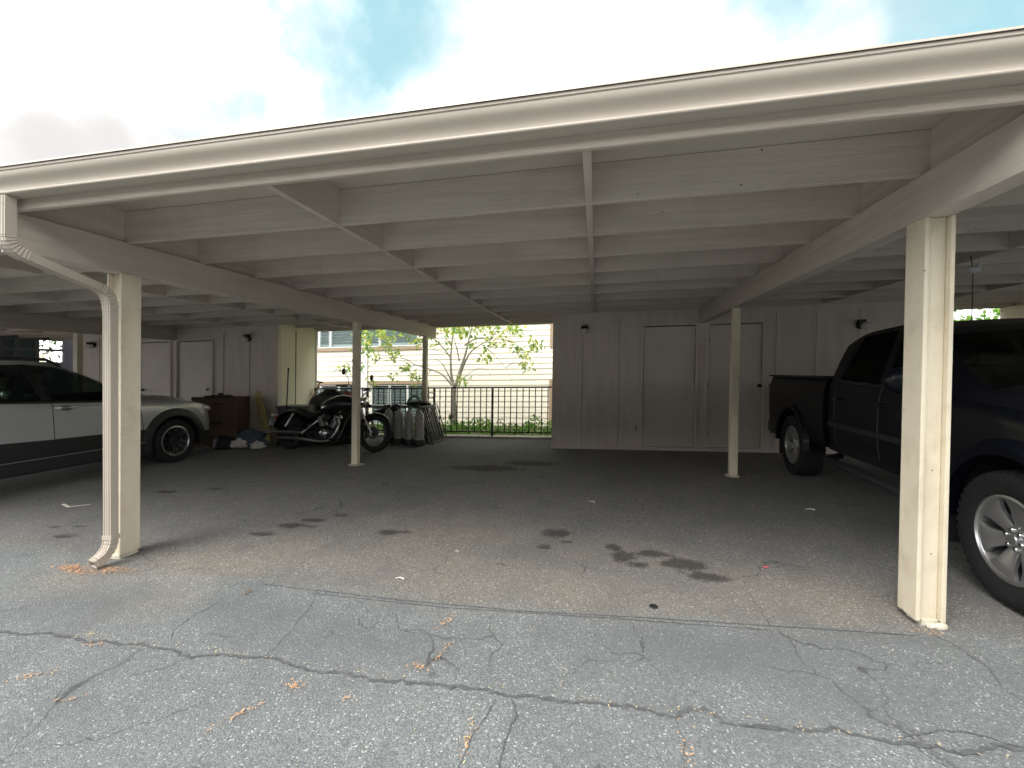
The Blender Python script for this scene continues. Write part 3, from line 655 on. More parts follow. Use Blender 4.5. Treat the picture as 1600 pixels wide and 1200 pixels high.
def jalousie(x0, x1, z0, z1, mull, sill):
    fr = MB(); yy = YH-.03
    fr.box((x0, yy, z1-.03), (x1, yy+.10, z1)); fr.box((x0, yy, z0), (x1, yy+.10, z0+.035))
    pos = [x0]+mull+[x1]
    for q in pos: fr.box((q-.03, yy-.002, z0+.036), (q+.03, yy+.095, z1-.031))
    wf = fr.build('window_frame', 'white_trim', hz)
    for a, b2 in zip(pos, pos[1:]):
        sl = MB(); zz = z0+.08
        while zz < z1-.07:
            sl.box((a+.035, yy+.02, zz-.003), (b2-.035, yy+.115, zz+.003), rot=Matrix.Rotation(R(-44), 3, 'X')); 
            for e in (a+.04, b2-.06): sl.box((e, yy-.012, zz-.028), (e+.02, yy+.02, zz+.01))
            zz += .088
        o = sl.build('louvres', 'louvre', hz); o.parent = wf
jalousie(-12.4, -5.42, 2.2, 3.55, [-11.5, -10.6, -9.75, -8.82, -8.42, -7.2, -6.7], 1)
jalousie(-12.4, -7.5, -.25, 1.0, [-11, -9.6, -8.75, -8.1], 1)
jalousie(-6.96, -5.18, -.25, 1.0, [-6.35, -5.75], 1)
jalousie(-1.2, 1.1, 2.12, 3.55, [-.3], 1); jalousie(-1.2, 1.1, -.25, 1.05, [-.3], 1)
for a, b2 in (((-12.6, YH-.065, 2.09), (-5.3, YH-.035, 2.175)), ((-12.6, YH-.065, 1.02), (-7.42, YH-.035, 1.10)), ((-7.06, YH-.065, 1.02), (-5.08, YH-.035, 1.10)),
    ((-1.33, YH-.065, 2.04), (-1.235, YH-.035, 3.6)), ((-1.33, YH-.065, -.25), (-1.235, YH-.035, 1.13)), ((-5.17, YH-.065, -.3), (-5.09, YH-.035, 1.018))):
    MB().box(a, b2).build('window_trim', 'trim', hz)
MB().box((-7.40, YH-.075, -.8), (-7.10, YH-.036, 2.085)).build('corner_board', 'white_trim', hz)

# unseen house block added behind the viewer to cut off low sky light
oh = thing('house', 'unseen grey green house block added behind the camera to cut off low sky light', 'house', (0, -11, 0))
MB().box((-26, -17, -.8), (22, -11, 6.0)).build('wall', 'fence_green', oh)
MB().prism([(-27, -17.6, 5.9), (-27, -10.2, 5.9), (-27, -14, 7.8)], (50, 0, 0)).build('roof', 'roofing', oh)
for x in (-20, -13, -6, 1, 8, 15):
    for z in (.9, 3.9): MB().box((x, -10.99, z), (x+1.6, -10.95, z+1.1)).build('window', 'dark_room', oh)

# ------------------------------------------------------------------ plants
def leaf(mb, p, d, n, l, wv):
    d = d.normalized(); s_ = d.cross(n).normalized()*wv
    mb.add([p, p+d*l*.45+s_+n*.01, p+d*l-Vector((0, 0, l*.18)), p+d*l*.45-s_+n*.01], [(0, 1, 2, 3)])
def rdir(rnd, down=0):
    v = Vector((rnd.gauss(0, 1), rnd.gauss(0, 1), rnd.gauss(0, 1)-down)); return v.normalized()
rnd = random.Random(11)
tr_ = thing('tree', 'slender pale barked tree with yellow green leaves between railing and house', 'tree', (-3.6, 10.6, -.25))
br = {'t': [(-3.60, -.27), (-3.55, 0.0), (-3.52, 0.25), (-3.55, 0.57), (-3.55, 0.93), (-3.52, 1.06)],
 'b1': [(-3.54, 1.0), (-3.62, 1.29), (-3.65, 1.71), (-3.63, 2.07), (-3.62, 2.43), (-3.7, 2.9)], 'b2': [(-3.5, 1.0), (-3.42, 1.38), (-3.34, 1.71), (-3.28, 2.03), (-3.22, 2.42), (-3.1, 3.0)], 'b3': [(-3.42, 1.19), (-3.27, 1.58), (-3.11, 1.86), (-2.84, 2.05), (-2.58, 2.17)],
 'b4': [(-3.57, 1.04), (-3.71, 1.32), (-3.88, 1.59), (-4.13, 1.76)], 'b5': [(-3.6, 1.02), (-3.85, 1.29), (-4.16, 1.43), (-4.62, 1.57), (-4.97, 1.74), (-5.6, 1.75), (-6.0, 1.5)], 'b6': [(-3.63, 1.71), (-3.89, 2.05), (-4.14, 2.25), (-4.6, 2.35), (-5.2, 2.2), (-5.8, 2.3)],
 'b7': [(-3.41, 1.64), (-3.48, 1.94), (-3.55, 2.17), (-3.62, 2.46)], 'b8': [(-3.37, 1.16), (-3.2, 1.28), (-2.97, 1.44), (-2.7, 1.41), (-2.6, 1.18)], 'b9': [(-2.84, 2.05), (-2.64, 1.89), (-2.44, 1.69), (-2.24, 1.43), (-2.08, 1.05)],
 'b10': [(-3.28, 2.03), (-2.98, 2.18), (-2.58, 2.17), (-2.19, 2.13), (-1.86, 1.99), (-1.63, 1.55)], 'b11': [(-3.63, 2.04), (-3.79, 2.27), (-4.0, 2.41)], 'b12': [(-2.58, 2.17), (-2.39, 2.39), (-2.06, 2.44), (-1.74, 2.31)],
 'b13': [(-4.13, 1.95), (-3.89, 1.88), (-3.61, 1.71)], 'b14': [(-4.16, 1.43), (-4.4, 1.2), (-4.64, 1.07)], 'b15': [(-4.62, 1.57), (-4.8, 1.4), (-5.4, 1.25)], 'b16': [(-2.2, 1.45), (-2.0, 1.6), (-1.75, 1.45)]}
rad = {'t': .085, 'b1': .036, 'b2': .045, 'b3': .03, 'b4': .022, 'b5': .022, 'b6': .018, 'b7': .02, 'b10': .02}
tk = MB(); bk_ = MB()
for k, pl in br.items():
    r0 = rad.get(k, .010); pts = []
    off = {'t': 0}.get(k, rnd.uniform(-.5, .5))
    for i, (x, z) in enumerate(pl): pts.append(Vector((x, 10.6 + off*(i/(len(pl)-1))*(0 if k == 't' else 1), z)))
    if k == 't': pts[0] = Vector((-3.72, 10.6, -.27))
    P = interp(pts, 4); n = len(P)
    (tk if k == 't' else bk_).tube(P, [r0*(1-(.3 if k == 't' else .78)*i/(n-1)) + (.05*max(0, 1-i/5) if k == 't' else 0) for i in range(n)], 9)
for i in range(10):
    tk.blob((-3.55+rnd.uniform(-.09, .09), 10.6+rnd.uniform(-.08, .06), .1+i*.045), (.05, .05, .05), 1, .4, 4, seed=i)
tko = tk.build('trunk', 'bark', tr_, smooth=60); bk_.build('limbs', 'bark', tr_, smooth=60)
LC = [(-3.94, 2.18), (-3.72, 2.43), (-3.45, 2.39), (-3.28, 2.48), (-3.15, 2.32), (-3.9, 2.4), (-2.98, 2.02), (-2.84, 1.99), (-2.98, 2.31), (-2.71, 2.21), (-2.52, 2.39), (-2.58, 2.08), (-2.77, 1.76), (-2.84, 1.67), (-2.32, 2.32), (-2.13, 2.35), (-1.97, 2.38), (-1.84, 2.31), (-1.93, 1.96), (-1.83, 1.87), (-1.73, 1.74), (-1.64, 1.89), (-1.55, 2.11), (-1.48, 1.98), (-1.79, 1.55), (-1.66, 1.42), (-2.19, 2.07), (-1.42, 2.08), (-3.27, 1.19), (-3.2, 1.12), (-4.06, 2.12), (-4.1, 2.28), (-3.38, 2.36), (-6.15, 2.47), (-6.03, 2.34), (-5.92, 2.16), (-5.85, 1.99), (-5.99, 1.83), (-6.1, 2.1), (-5.85, 2.43), (-5.7, 2.26), (-5.52, 2.49), (-5.48, 2.35), (-5.33, 1.95), (-5.23, 1.91), (-5.27, 2.18), (-5.77, 1.75), (-5.02, 2.41), (-4.87, 2.37), (-4.77, 2.27), (-4.59, 2.33), (-4.41, 2.16), (-5.19, 1.74), (-4.76, 1.44), (-4.82, 1.27), (-4.72, 1.53), (-5.43, 1.28), (-4.4, 1.33), (-4.4, 1.17), (-6.58, 1.56), (-6.77, 1.55), (-6.06, 1.56), (-5.72, 1.15), (-4.62, 2.16), (-5.3, 2.05), (-6.1, 1.93), (-5.59, 2.09)]
cw = MB()
def whorl(x, y, z, n=13, sz=.155):
    for i in range(n):
        d = rdir(rnd, .35); p = Vector((x, y, z))+Vector((rnd.gauss(0, .07), rnd.gauss(0, .07), rnd.gauss(0, .06)))
        leaf(cw, p, d, rdir(rnd), sz*rnd.uniform(.6, 1.1), sz*.21)
for x, z in LC: whorl(x, 10.6+rnd.uniform(-.5, .5), z)
for _ in range(130):
    a, q = rnd.uniform(-6.4, -1.3), rnd.uniform(2.45, 3.5); whorl(a, 10.6+rnd.uniform(-1, 1), q, 12)
cw.build('crown', 'tree_leaf', tr_)

def bush(name, x0, x1, y0, y1, z0, z1, n, sz, m, label, cat, kind='stuff', top=None):
    mb = MB()
    for _ in range(n):
        x, y = rnd.uniform(x0, x1), rnd.uniform(y0, y1)
        h = (z1-z0)*(.45+.55*abs(noise.noise(Vector((x*1.8, y*1.3, 2))))*1.8)
        z = z0+h*rnd.random()**.55
        leaf(mb, Vector((x, y, z)), rdir(rnd, -.3), rdir(rnd), sz*rnd.uniform(.6, 1.3), sz*rnd.uniform(.22, .38))
    o = mb.build(name, m); o['label'] = label; o['category'] = cat
    if kind: o['kind'] = kind
    return o
bush('ground_cover', -6.3, -.3, 9.0, 10.4, -.2, .30, 4200, .085, 'hedge_leaf', 'low bright green leafy plants growing behind the railing', 'ground cover')
bush('hedge', 4.6, 16, 11.0, 12.2, -.2, 3.4, 11000, .17, 'hedge_leaf', 'tall leafy green hedge behind the bays beyond the pickup', 'hedge', None)
bush('shrub', -19.0, -14.6, 8.2, 9.4, -.3, 2.3, 4200, .2, 'dark_leaf', 'dark leafy shrub seen through the window openings beyond the silver car', 'shrub', None)
for (x, y, lb) in ((-20.5, 12.0, 'far tree with thin branches seen through the window grid beyond the silver car'),):
    t = thing('tree', lb, 'tree', (x, y, -.25)); mb = MB()
    mb.tube([(x, y, -.3), (x+.1, y, 1.2), (x+.3, y, 2.4), (x+.6, y, 4)], [.14, .11, .08, .03], 8)
    for i in range(14):
        a = rnd.uniform(0, 2*PI); zz = rnd.uniform(1.2, 3.4)
        mb.tube([(x+.2, y, zz), (x+.2+math.cos(a)*.7, y+math.sin(a)*.7, zz+.35), (x+.2+math.cos(a)*1.5, y+math.sin(a)*1.5, zz+rnd.uniform(-.2, .9))], [.04, .025, .008], 6)
    mb.build('trunk', 'bark', t, smooth=60)
    cw = MB()
    for _ in range(500):
        p = Vector((x+.3+rnd.gauss(0, .9), y+rnd.gauss(0, .9), 2.9+rnd.gauss(0, .8))); leaf(cw, p, rdir(rnd, .3), rdir(rnd), .16, .045)
    cw.build('crown', 'dark_leaf', t)
fp = thing('fence', 'pale fence panel seen beyond the silver car through the window openings', 'fence', (-17, 10.6, -.2))
MB().box((-24, 10.6, -.3), (-14.2, 10.66, 1.7)).build('board_panel', 'siding', fp)
for x in (-22, -19.5, -17, -14.6): MB().box((x, 10.5, -.3), (x+.1, 10.598, 2.1)).build('fence_post', 'siding', fp)

# ------------------------------------------------------------------ vehicles
def vroot(name, label, cat, x, y, heading):
    o = bpy.data.objects.new(name, None); C.objects.link(o)
    nrm = Vector((-GX, -GY, 1)).normalized(); f = Vector((math.cos(heading), math.sin(heading), 0)); f = (f-nrm*f.dot(nrm)).normalized()
    m = Matrix((f, nrm.cross(f), nrm)).transposed().to_4x4(); m.translation = S((x, y, 0)); o.matrix_world = m
    return tag(o, label, cat)
def loft(cols, nr=2, nc=3):
    """cols: list of (list of row Vectors). Returns refined grid and key-column mapping"""
    rows = [interp(c, nr) for c in cols]
    nrow = len(rows[0]); grid = []
    for j in range(nrow): grid.append(interp([r[j] for r in rows], nc))
    return grid   # grid[row][col]
def carcol(xl, xb, xr, w_, zs, zb, tw, zr):
    V = Vector
    return [V((xl, 0, zs)), V((xl, w_*.9, zs)), V((xl, w_*.975, zs+.10)), V((xl*.6+xb*.4, w_, zs+(zb-zs)*.45)), V((xb, w_*.985, zb-.10)), V((xb, w_*.955, zb)), V((xr, tw, zr-.045)), V((xr, tw*.86, zr-.008)), V((xr, tw*.45, zr+.012)), V((xr, 0, zr+.018))]
def carbody(root, cols, classify, names, mats, cutters, nr=2, nc=4, smooth=35):
    g = loft(cols, nr, nc); R_ = len(g); K = len(g[0]); vs = []; idx = {}
    for j in range(R_):
        for i in range(K):
            p = g[j][i]; idx[(j, i, 1)] = len(vs); vs.append(Vector((p.x, -abs(p.y), p.z)))
            if j in (0, R_-1): idx[(j, i, -1)] = idx[(j, i, 1)]; vs[-1].y = 0
            else: idx[(j, i, -1)] = len(vs); vs.append(Vector((p.x, abs(p.y), p.z)))
    fs = []; mi = []
    for j in range(R_-1):
        for i in range(K-1):
            for s_ in (1, -1):
                f = (idx[(j, i, s_)], idx[(j, i+1, s_)], idx[(j+1, i+1, s_)], idx[(j+1, i, s_)])
                fs.append(f if s_ == -1 else f[::-1]); mi.append(classify(j/nr, i/nc, s_))
    for i in (0, K-1):
        loop = [idx[(j, i, 1)] for j in range(R_)] + [idx[(j, i, -1)] for j in range(R_-2, 0, -1)]
        fs.append(tuple(loop)); mi.append(0)
    me = bpy.data.meshes.new('tmp'); me.from_pydata([tuple(v) for v in vs], [], fs)
    for n_ in mats: me.materials.append(M[n_])
    me.polygons.foreach_set('material_index', mi)
    bm = bmesh.new(); bm.from_mesh(me); bmesh.ops.recalc_face_normals(bm, faces=bm.faces); bm.to_mesh(me); bm.free()
    ob = bpy.data.objects.new('tmp', me); C.objects.link(ob)
    cut = MB()
    for (cx, cz, cr_, y0, y1) in cutters:
        cut.lathe([(cr_, y0), (cr_, y1)], (cx, 0, cz), axis='y', seg=40); 
    co_ = cut.build('cut', 'black_plastic', shear=False)
    co_.data.materials.clear()
    for n_ in mats: co_.data.materials.append(M[n_])
    wi = mats.index('black_plastic'); co_.data.polygons.foreach_set('material_index', [wi]*len(co_.data.polygons))
    md = ob.modifiers.new('b', 'BOOLEAN'); md.object = co_; md.operation = 'DIFFERENCE'; md.solver = 'EXACT'
    dg = bpy.context.evaluated_depsgraph_get(); res = bpy.data.meshes.new_from_object(ob.evaluated_get(dg))
    bpy.data.objects.remove(ob); bpy.data.objects.remove(co_)
    out = {}
    for k, nm in enumerate(names):
        if nm is None: continue
        bm = bmesh.new(); bm.from_mesh(res)
        bmesh.ops.delete(bm, geom=[f for f in bm.faces if f.material_index != k], context='FACES')
        if not bm.faces: bm.free(); continue
        groups = [set(f.index for f in bm.faces)]
        bm.faces.ensure_lookup_table()
        if nm in ('door', 'side_window', 'pillar', 'windscreen', 'wheel_well'):
            seen = set(); groups = []
            for f0 in bm.faces:
                if f0.index in seen: continue
                st_ = [f0]; cur = set()
                while st_:
                    f_ = st_.pop()
                    if f_.index in cur: continue
                    cur.add(f_.index)
                    for e_ in f_.edges: st_ += [q for q in e_.link_faces if q.index not in cur]
                seen |= cur; groups.append(cur)
        for gr_ in groups:
            b3 = bm.copy(); b3.faces.ensure_lookup_table()
            bmesh.ops.delete(b3, geom=[f for f in b3.faces if f.index not in gr_], context='FACES')
            m2 = bpy.data.meshes.new(nm); b3.to_mesh(m2); b3.free(); m2.materials.clear(); m2.materials.append(M[mats[k]])
            m2.polygons.foreach_set('material_index', [0]*len(m2.polygons)); m2.polygons.foreach_set('use_smooth', [True]*len(m2.polygons)); m2.set_sharp_from_angle(angle=R(smooth))
            o = bpy.data.objects.new(nm, m2); C.objects.link(o); o.parent = root; out[k] = o
        bm.free()
    return out, g
def wheel(root, x, y, side, r, rr, wd, style, rim='alloy'):
    """side -1: outer face towards -y"""
    o = Vector((x, y, r)); s_ = side
    wo_ = bpy.data.objects.new('wheel', None)
    ty = MB(); h = wd/2
    pr = [(rr, -h*.78), (rr+.012, -h*.88), (r*.86, -h), (r*.95, -h*.93), (r*.985, -h*.8), (r, -h*.55), (r, h*.55), (r*.985, h*.8), (r*.95, h*.93), (r*.86, h), (rr, h*.78)]
    ty.lathe(pr, o, axis='y', seg=56, cap=False)
    nt_ = 44
    for q in range(nt_):             # tread blocks
        a = 2*PI*q/nt_; rt = Matrix.Rotation(-a, 3, 'Y')
        for sgn in (-1, 1):
            vs = [Vector((r-.004, h*.35*sgn, -.012)), Vector((r+.001, h*.35*sgn, -.012)), Vector((r+.001, h*.35*sgn, .012)), Vector((r-.004, h*.35*sgn, .012)),
                  Vector((r*.955, h*.93*sgn, -.012)), Vector((r*.968, h*.96*sgn, -.012)), Vector((r*.968, h*.96*sgn, .012)), Vector((r*.955, h*.93*sgn, .012))]
            ty.add([o+rt@v for v in vs], [(0, 1, 2, 3), (4, 7, 6, 5), (0, 4, 5, 1), (1, 5, 6, 2), (2, 6, 7, 3), (3, 7, 4, 0)])
    tyo = ty.build('wheel', 'rubber', root, shear=False, smooth=40)
    yo = s_*h
    rm = MB()
    rm.lathe([(rr+.004, yo*.80), (rr+.008, yo*.90), (rr-.004, yo*.93), (rr-.014, yo*.86), (rr-.022, yo*.5), (rr-.03, yo*-.2), (rr-.06, yo*-.3)], o, axis='y', seg=48, cap=False)
    rm.build('rim', rim, tyo, shear=False, smooth=35)
    dk = MB().lathe([(rr-.02, -yo*.25), (.01, -yo*.25)], o, axis='y', seg=32, cap=False); dk.lathe([(rr*.62, yo*.05), (rr*.62, yo*.12), (.02, yo*.12)], o, axis='y', seg=32, cap=False)
    dk.build('brake_disc', 'dark_metal', tyo, shear=False)
    sp = MB(); ns = style
    for q in range(ns):
        a = 2*PI*q/ns+.26
        rt = Matrix.Rotation(-a, 3, 'Y')
        R0, R1 = rr*.20, rr*.965
        if ns == 6:       # broad spokes that widen to the rim with a scoop
            sec = [(R0, .026, .55), (R0+.03, .036, .62), (rr*.50, .046, .70), (rr*.68, .058, .78), (rr*.84, .092, .84), (R1, .122, .80)]
        else:
            sec = [(R0, .02, .55), (rr*.5, .017, .66), (rr*.8, .02, .76), (R1, .03, .78)]
        vs = []
        for (ra, hw, dp) in sec:
            vs += [Vector((ra, yo*dp-s_*.022, -hw)), Vector((ra, yo*dp-s_*.004, -hw*.97)), Vector((ra, yo*dp, -hw*.72)), Vector((ra, yo*dp, hw*.72)), Vector((ra, yo*dp-s_*.004, hw*.97)), Vector((ra, yo*dp-s_*.022, hw))]
        nn = len(sec); fs = [(6*i+k, 6*i+k+1, 6*i+7+k, 6*i+6+k) for i in range(nn-1) for k in range(5)]+[(6*i+5, 6*i, 6*i+6, 6*i+11) for i in range(nn-1)]
        sp.add([o+rt@v for v in vs], fs)
        if ns == 6:      # little notch highlight pockets on the spoke
            pk = [Vector((rr*.86, yo*.835, 0)), Vector((rr*.93, yo*.85, -.012)), Vector((rr*.93, yo*.85, .012))]
    sp.lathe([(rr*.32, yo*.40), (rr*.32, yo*.56), (rr*.29, yo*.62), (rr*.13, yo*.62), (rr*.13, yo*.72), (rr*.115, yo*.76), (0, yo*.77)], o, axis='y', seg=32)
    sp.build('spokes', rim if ns == 6 else 'dark_metal', tyo, shear=False, smooth=30)
    ln = MB()
    for q in range(6 if ns == 6 else 5):
        a = 2*PI*(q+.5)/(6 if ns == 6 else 5)+.26; c = o+Vector((math.cos(a)*rr*.225, 0, math.sin(a)*rr*.225))
        ln.lathe([(.015, yo*.56), (.015, yo*.68), (.011, yo*.73), (0, yo*.74)], c, axis='y', seg=10)
    ln.build('lug_nuts', 'chrome' if ns == 6 else 'dark_metal', tyo, shear=False, smooth=35)
    return tyo
def arch_trim(root, x, z, r0, r1, y, side, a0, a1, m='black_plastic', th=.03):
    mb = MB(); n = 24; vs = []
    for i in range(n+1):
        a = R(a0+(a1-a0)*i/n); c, s_ = math.cos(a), math.sin(a)
        for (rr_, yy) in ((r0, y-side*.04), (r0, y+side*th*.9), ((r0+r1)/2, y+side*th), (r1, y+side*.004), (r1, y-side*.04)): vs.append(Vector((x+rr_*c, yy, z+rr_*s_)))
    fs = [(5*i+k, 5*i+(k+1) % 5, 5*i+5+(k+1) % 5, 5*i+5+k) for i in range(n) for k in range(5)]+[(0, 1, 2, 3, 4), (5*n+4, 5*n+3, 5*n+2, 5*n+1, 5*n)]
    mb.add(vs, fs); return mb.build('wheel_arch', m, root, shear=False, smooth=40)
def seam(root, g, i_col, j0, j1, parent=None, w_=.004):
    mb = MB()
    for s_ in (-1, 1):
        pts = [Vector((g[j][i_col].x, s_*(g[j][i_col].y+.0015), g[j][i_col].z)) for j in range(j0, j1+1)]
        mb.tube(pts, w_, 6)
    return mb.build('door_gap', 'black_plastic', parent or root, shear=False)
def seats(root, xs_, w_, zc):
    for x in xs_:
        for y in (-w_, w_):
            mb = MB(); mb.box((x-.05, y-.24, zc-.25), (x+.42, y+.24, zc-.1)); 
            mb.prism([(x-.02, y-.23, zc-.12), (x-.12, y-.21, zc+.38), (x-.2, y-.21, zc+.38), (x-.14, y-.23, zc-.12)], (0, .44, 0)); mb.box((x-.19, y-.12, zc+.4), (x-.11, y+.12, zc+.57))
            mb.build('seat', 'seat_fabric', root, shear=False, bevel=.03)

# silver crossover, nose towards the storage wall
suv = vroot('parked_car', 'silver crossover car with black wheel arches parked nose in at the left', 'car', -7.33, 5.70, PI/2)
sc_cols = [carcol(.80, .83, .80, .62, .30, .66, .52, .70), carcol(.76, .76, .70, .74, .26, .80, .60, .84), carcol(.62, .60, .52, .84, .24, .87, .66, .93), carcol(.38, .36, .34, .885, .23, .92, .70, 1.0), carcol(0, 0, 0, .90, .23, .955, .73, 1.055),
  carcol(-.42, -.46, -.42, .90, .23, .985, .73, 1.11), carcol(-.58, -.62, -1.10, .90, .23, 1.0, .60, 1.44), carcol(-.8, -.82, -1.35, .90, .23, 1.01, .60, 1.52), carcol(-1.5, -1.5, -1.62, .90, .23, 1.04, .61, 1.55), carcol(-1.62, -1.62, -1.72, .90, .23, 1.045, .61, 1.55),
  carcol(-2.45, -2.45, -2.4, .90, .26, 1.09, .60, 1.52), carcol(-2.6, -2.6, -2.55, .90, .26, 1.1, .60, 1.51), carcol(-3.1, -3.1, -3.0, .88, .28, 1.13, .58, 1.46), carcol(-3.38, -3.4, -3.22, .84, .32, 1.08, .56, 1.38), carcol(-3.48, -3.5, -3.46, .80, .36, .95, .62, 1.0)]
def suv_cls(j, i, s_):
    if 5 <= j < 6 and (6 <= i < 8 or 9 <= i < 10 or 11 <= i < 12): return 1
    if 5 <= j < 6 and 5 <= i < 6: return 1 if j < 5.6 and i > 5.6 else 4
    if j >= 6 and (5 <= i < 6): return 2
    if j >= 6 and 12 <= i < 13.2: return 2
    if 1 <= j < (2.6 if 5 <= i < 11 else 2.1): return 3
    if 5 <= j < 6 and 6 <= i < 11.5: return 6
    if 2.6 <= j < 5 and 5.25 <= i < 8.5: return 5
    return 0
parts, g = carbody(suv, sc_cols, suv_cls, ['body', 'side_window', 'windscreen', 'sill_cladding', 'pillar', 'door', 'pillar'], ['silver_paint', 'glass', 'glass', 'black_plastic', 'silver_paint', 'silver_paint', 'black_paint'],
    [(0, .33, .41, -1.0, -.55), (0, .33, .41, .55, 1.0), (-2.67, .33, .41, -1.0, -.55), (-2.67, .33, .41, .55, 1.0)])
for x in (0, -2.67):
    for s_ in (-1, 1): wheel(suv, x, s_*.80, s_, .335, .225, .215, 10); arch_trim(suv, x, .33, .40, .515, s_*.90, s_, -14, 194)
MB().prism([(-.45, -.87, .20), (-2.25, -.87, .20), (-2.2, -.915, .36), (-.5, -.915, .36)], (0, 0, .02)) 
for s_ in (-1, 1):
    mb = MB(); mb.prism([(-.40, s_*.86, .22), (-.40, s_*.925, .24), (-.40, s_*.925, .37), (-.40, s_*.88, .40)], (-1.87, 0, 0)); mb.build('sill', 'black_plastic', suv, shear=False, bevel=.008)
    mb = MB(); mb.box((-2.15, s_*.925-.004, .385), (-.50, s_*.925+.004, .396)); mb.build('sill_strip', 'steel', suv, shear=False)
    hl = MB(); hl.blob((.655, s_*.785, .80), (.14, .06, .045), 3, rot=Matrix.Rotation(s_*-.55, 3, 'Z')@Matrix.Rotation(.22, 3, 'Y')); o = hl.build('headlight', 'lens', suv, shear=False, smooth=60)
    fl = MB(); fl.blob((.745, s_*.66, .50), (.06, .09, .10), 2, rot=Matrix.Rotation(s_*-.5, 3, 'Z')); fl.build('fog_lamp_bezel', 'black_plastic', suv, shear=False, smooth=60)
    mr = MB(); mr.blob((-.86, s_*1.0, 1.11), (.07, .11, .075), 3); mr.tube([(-.83, s_*.86, 1.05), (-.85, s_*.96, 1.07)], .03, 8); mr.build('wing_mirror', 'silver_paint', suv, shear=False, smooth=60)
    for hx in (-1.42, -2.35):
        hb = MB(); hb.tube([(hx+.11, s_*.885, .965), (hx+.07, s_*.925, .972), (hx-.07, s_*.925, .975), (hx-.11, s_*.885, .972)], [.012, .016, .016, .012], 8)
        hb.blob((hx+.0, s_*.888, .965), (.08, .012, .035), 2); hb.build('door_handle', 'chrome', suv, shear=False, smooth=60)
    rr = MB(); rr.tube([(-1.25, s_*.55, 1.50), (-1.4, s_*.56, 1.575), (-2.2, s_*.56, 1.595), (-3.0, s_*.54, 1.54), (-3.15, s_*.52, 1.46)], .02, 8); rr.build('roof_rail', 'black_plastic', suv, shear=False, smooth=60)
seam(suv, g, 5*4+1, 4, 10); seam(suv, g, 8*4+2, 4, 10); 
wl = MB()
for s_ in (-1, 1):
    pts = [Vector((g[10][i].x, s_*(g[10][i].y+.004), g[10][i].z+.0)) for i in range(5*4+2, 13*4)]; wl.tube(pts, .012, 6)
wl.build('window_moulding', 'black_plastic', suv, shear=False)
MB().box((.70, -.5, .33), (.845, .5, .62)).build('grille', 'black_plastic', suv, shear=False, bevel=.03)
seats(suv, (-1.35, -2.25), .37, .75)
MB().box((-.95, -.75, .8), (-.5, .75, .98)).build('dashboard', 'seat_fabric', suv, shear=False, bevel=.05)
st = MB(); st.lathe([(.185, -.012), (.2, 0), (.185, .012), (.17, 0), (.185, -.012)], (-1.0, .37, .95), axis='x', seg=24); st.build('steering_wheel', 'black_plastic', suv, shear=False)

# dark pickup, nose towards the street
hd = math.atan2(-3.16, -.20)
trk = vroot('pickup_truck', 'dark navy double cab pickup truck parked facing out at the right', 'pickup truck', 2.24+.945*.998, 2.87-.945*.063, hd)
tc_cols = [carcol(.82, .84, .80, .70, .48, .90, .60, .98), carcol(.74, .74, .68, .84, .46, 1.0, .68, 1.08), carcol(.45, .45, .42, .915, .46, 1.05, .72, 1.14), carcol(0, 0, 0, .93, .46, 1.09, .74, 1.18), carcol(-.38, -.42, -.40, .93, .46, 1.13, .74, 1.22),
  carcol(-.55, -.6, -1.0, .93, .46, 1.15, .66, 1.58), carcol(-.8, -.82, -1.18, .93, .46, 1.16, .67, 1.65), carcol(-1.25, -1.25, -1.38, .93, .46, 1.18, .69, 1.69), carcol(-1.37, -1.37, -1.48, .93, .46, 1.18, .69, 1.695), carcol(-1.95, -1.95, -1.85, .93, .46, 1.20, .71, 1.68), carcol(-2.10, -2.10, -2.03, .93, .46, 1.22, .73, 1.66), carcol(-2.24, -2.24, -2.20, .92, .46, 1.23, .76, 1.60)]
def trk_cls(j, i, s_):
    if 5 <= j < 6 and (5.2 <= i < 7 or 8 <= i < 9.4): return 1
    if j >= 6 and 4 <= i < 5: return 2
    if 2.3 <= j < 5 and 4.5 <= i < 7.5: return 4
    if 2.3 <= j < 5 and 7.5 <= i < 9.9: return 5
    return 0
parts, g = carbody(trk, tc_cols, trk_cls, ['body', 'side_window', 'windscreen', 'wheel_well', 'door', 'door'], ['navy_paint', 'glass_dark', 'glass', 'black_plastic', 'navy_paint', 'navy_paint'], [(0, .40, .445, -1.1, -.6), (0, .40, .445, .6, 1.1)])
bd = MB()
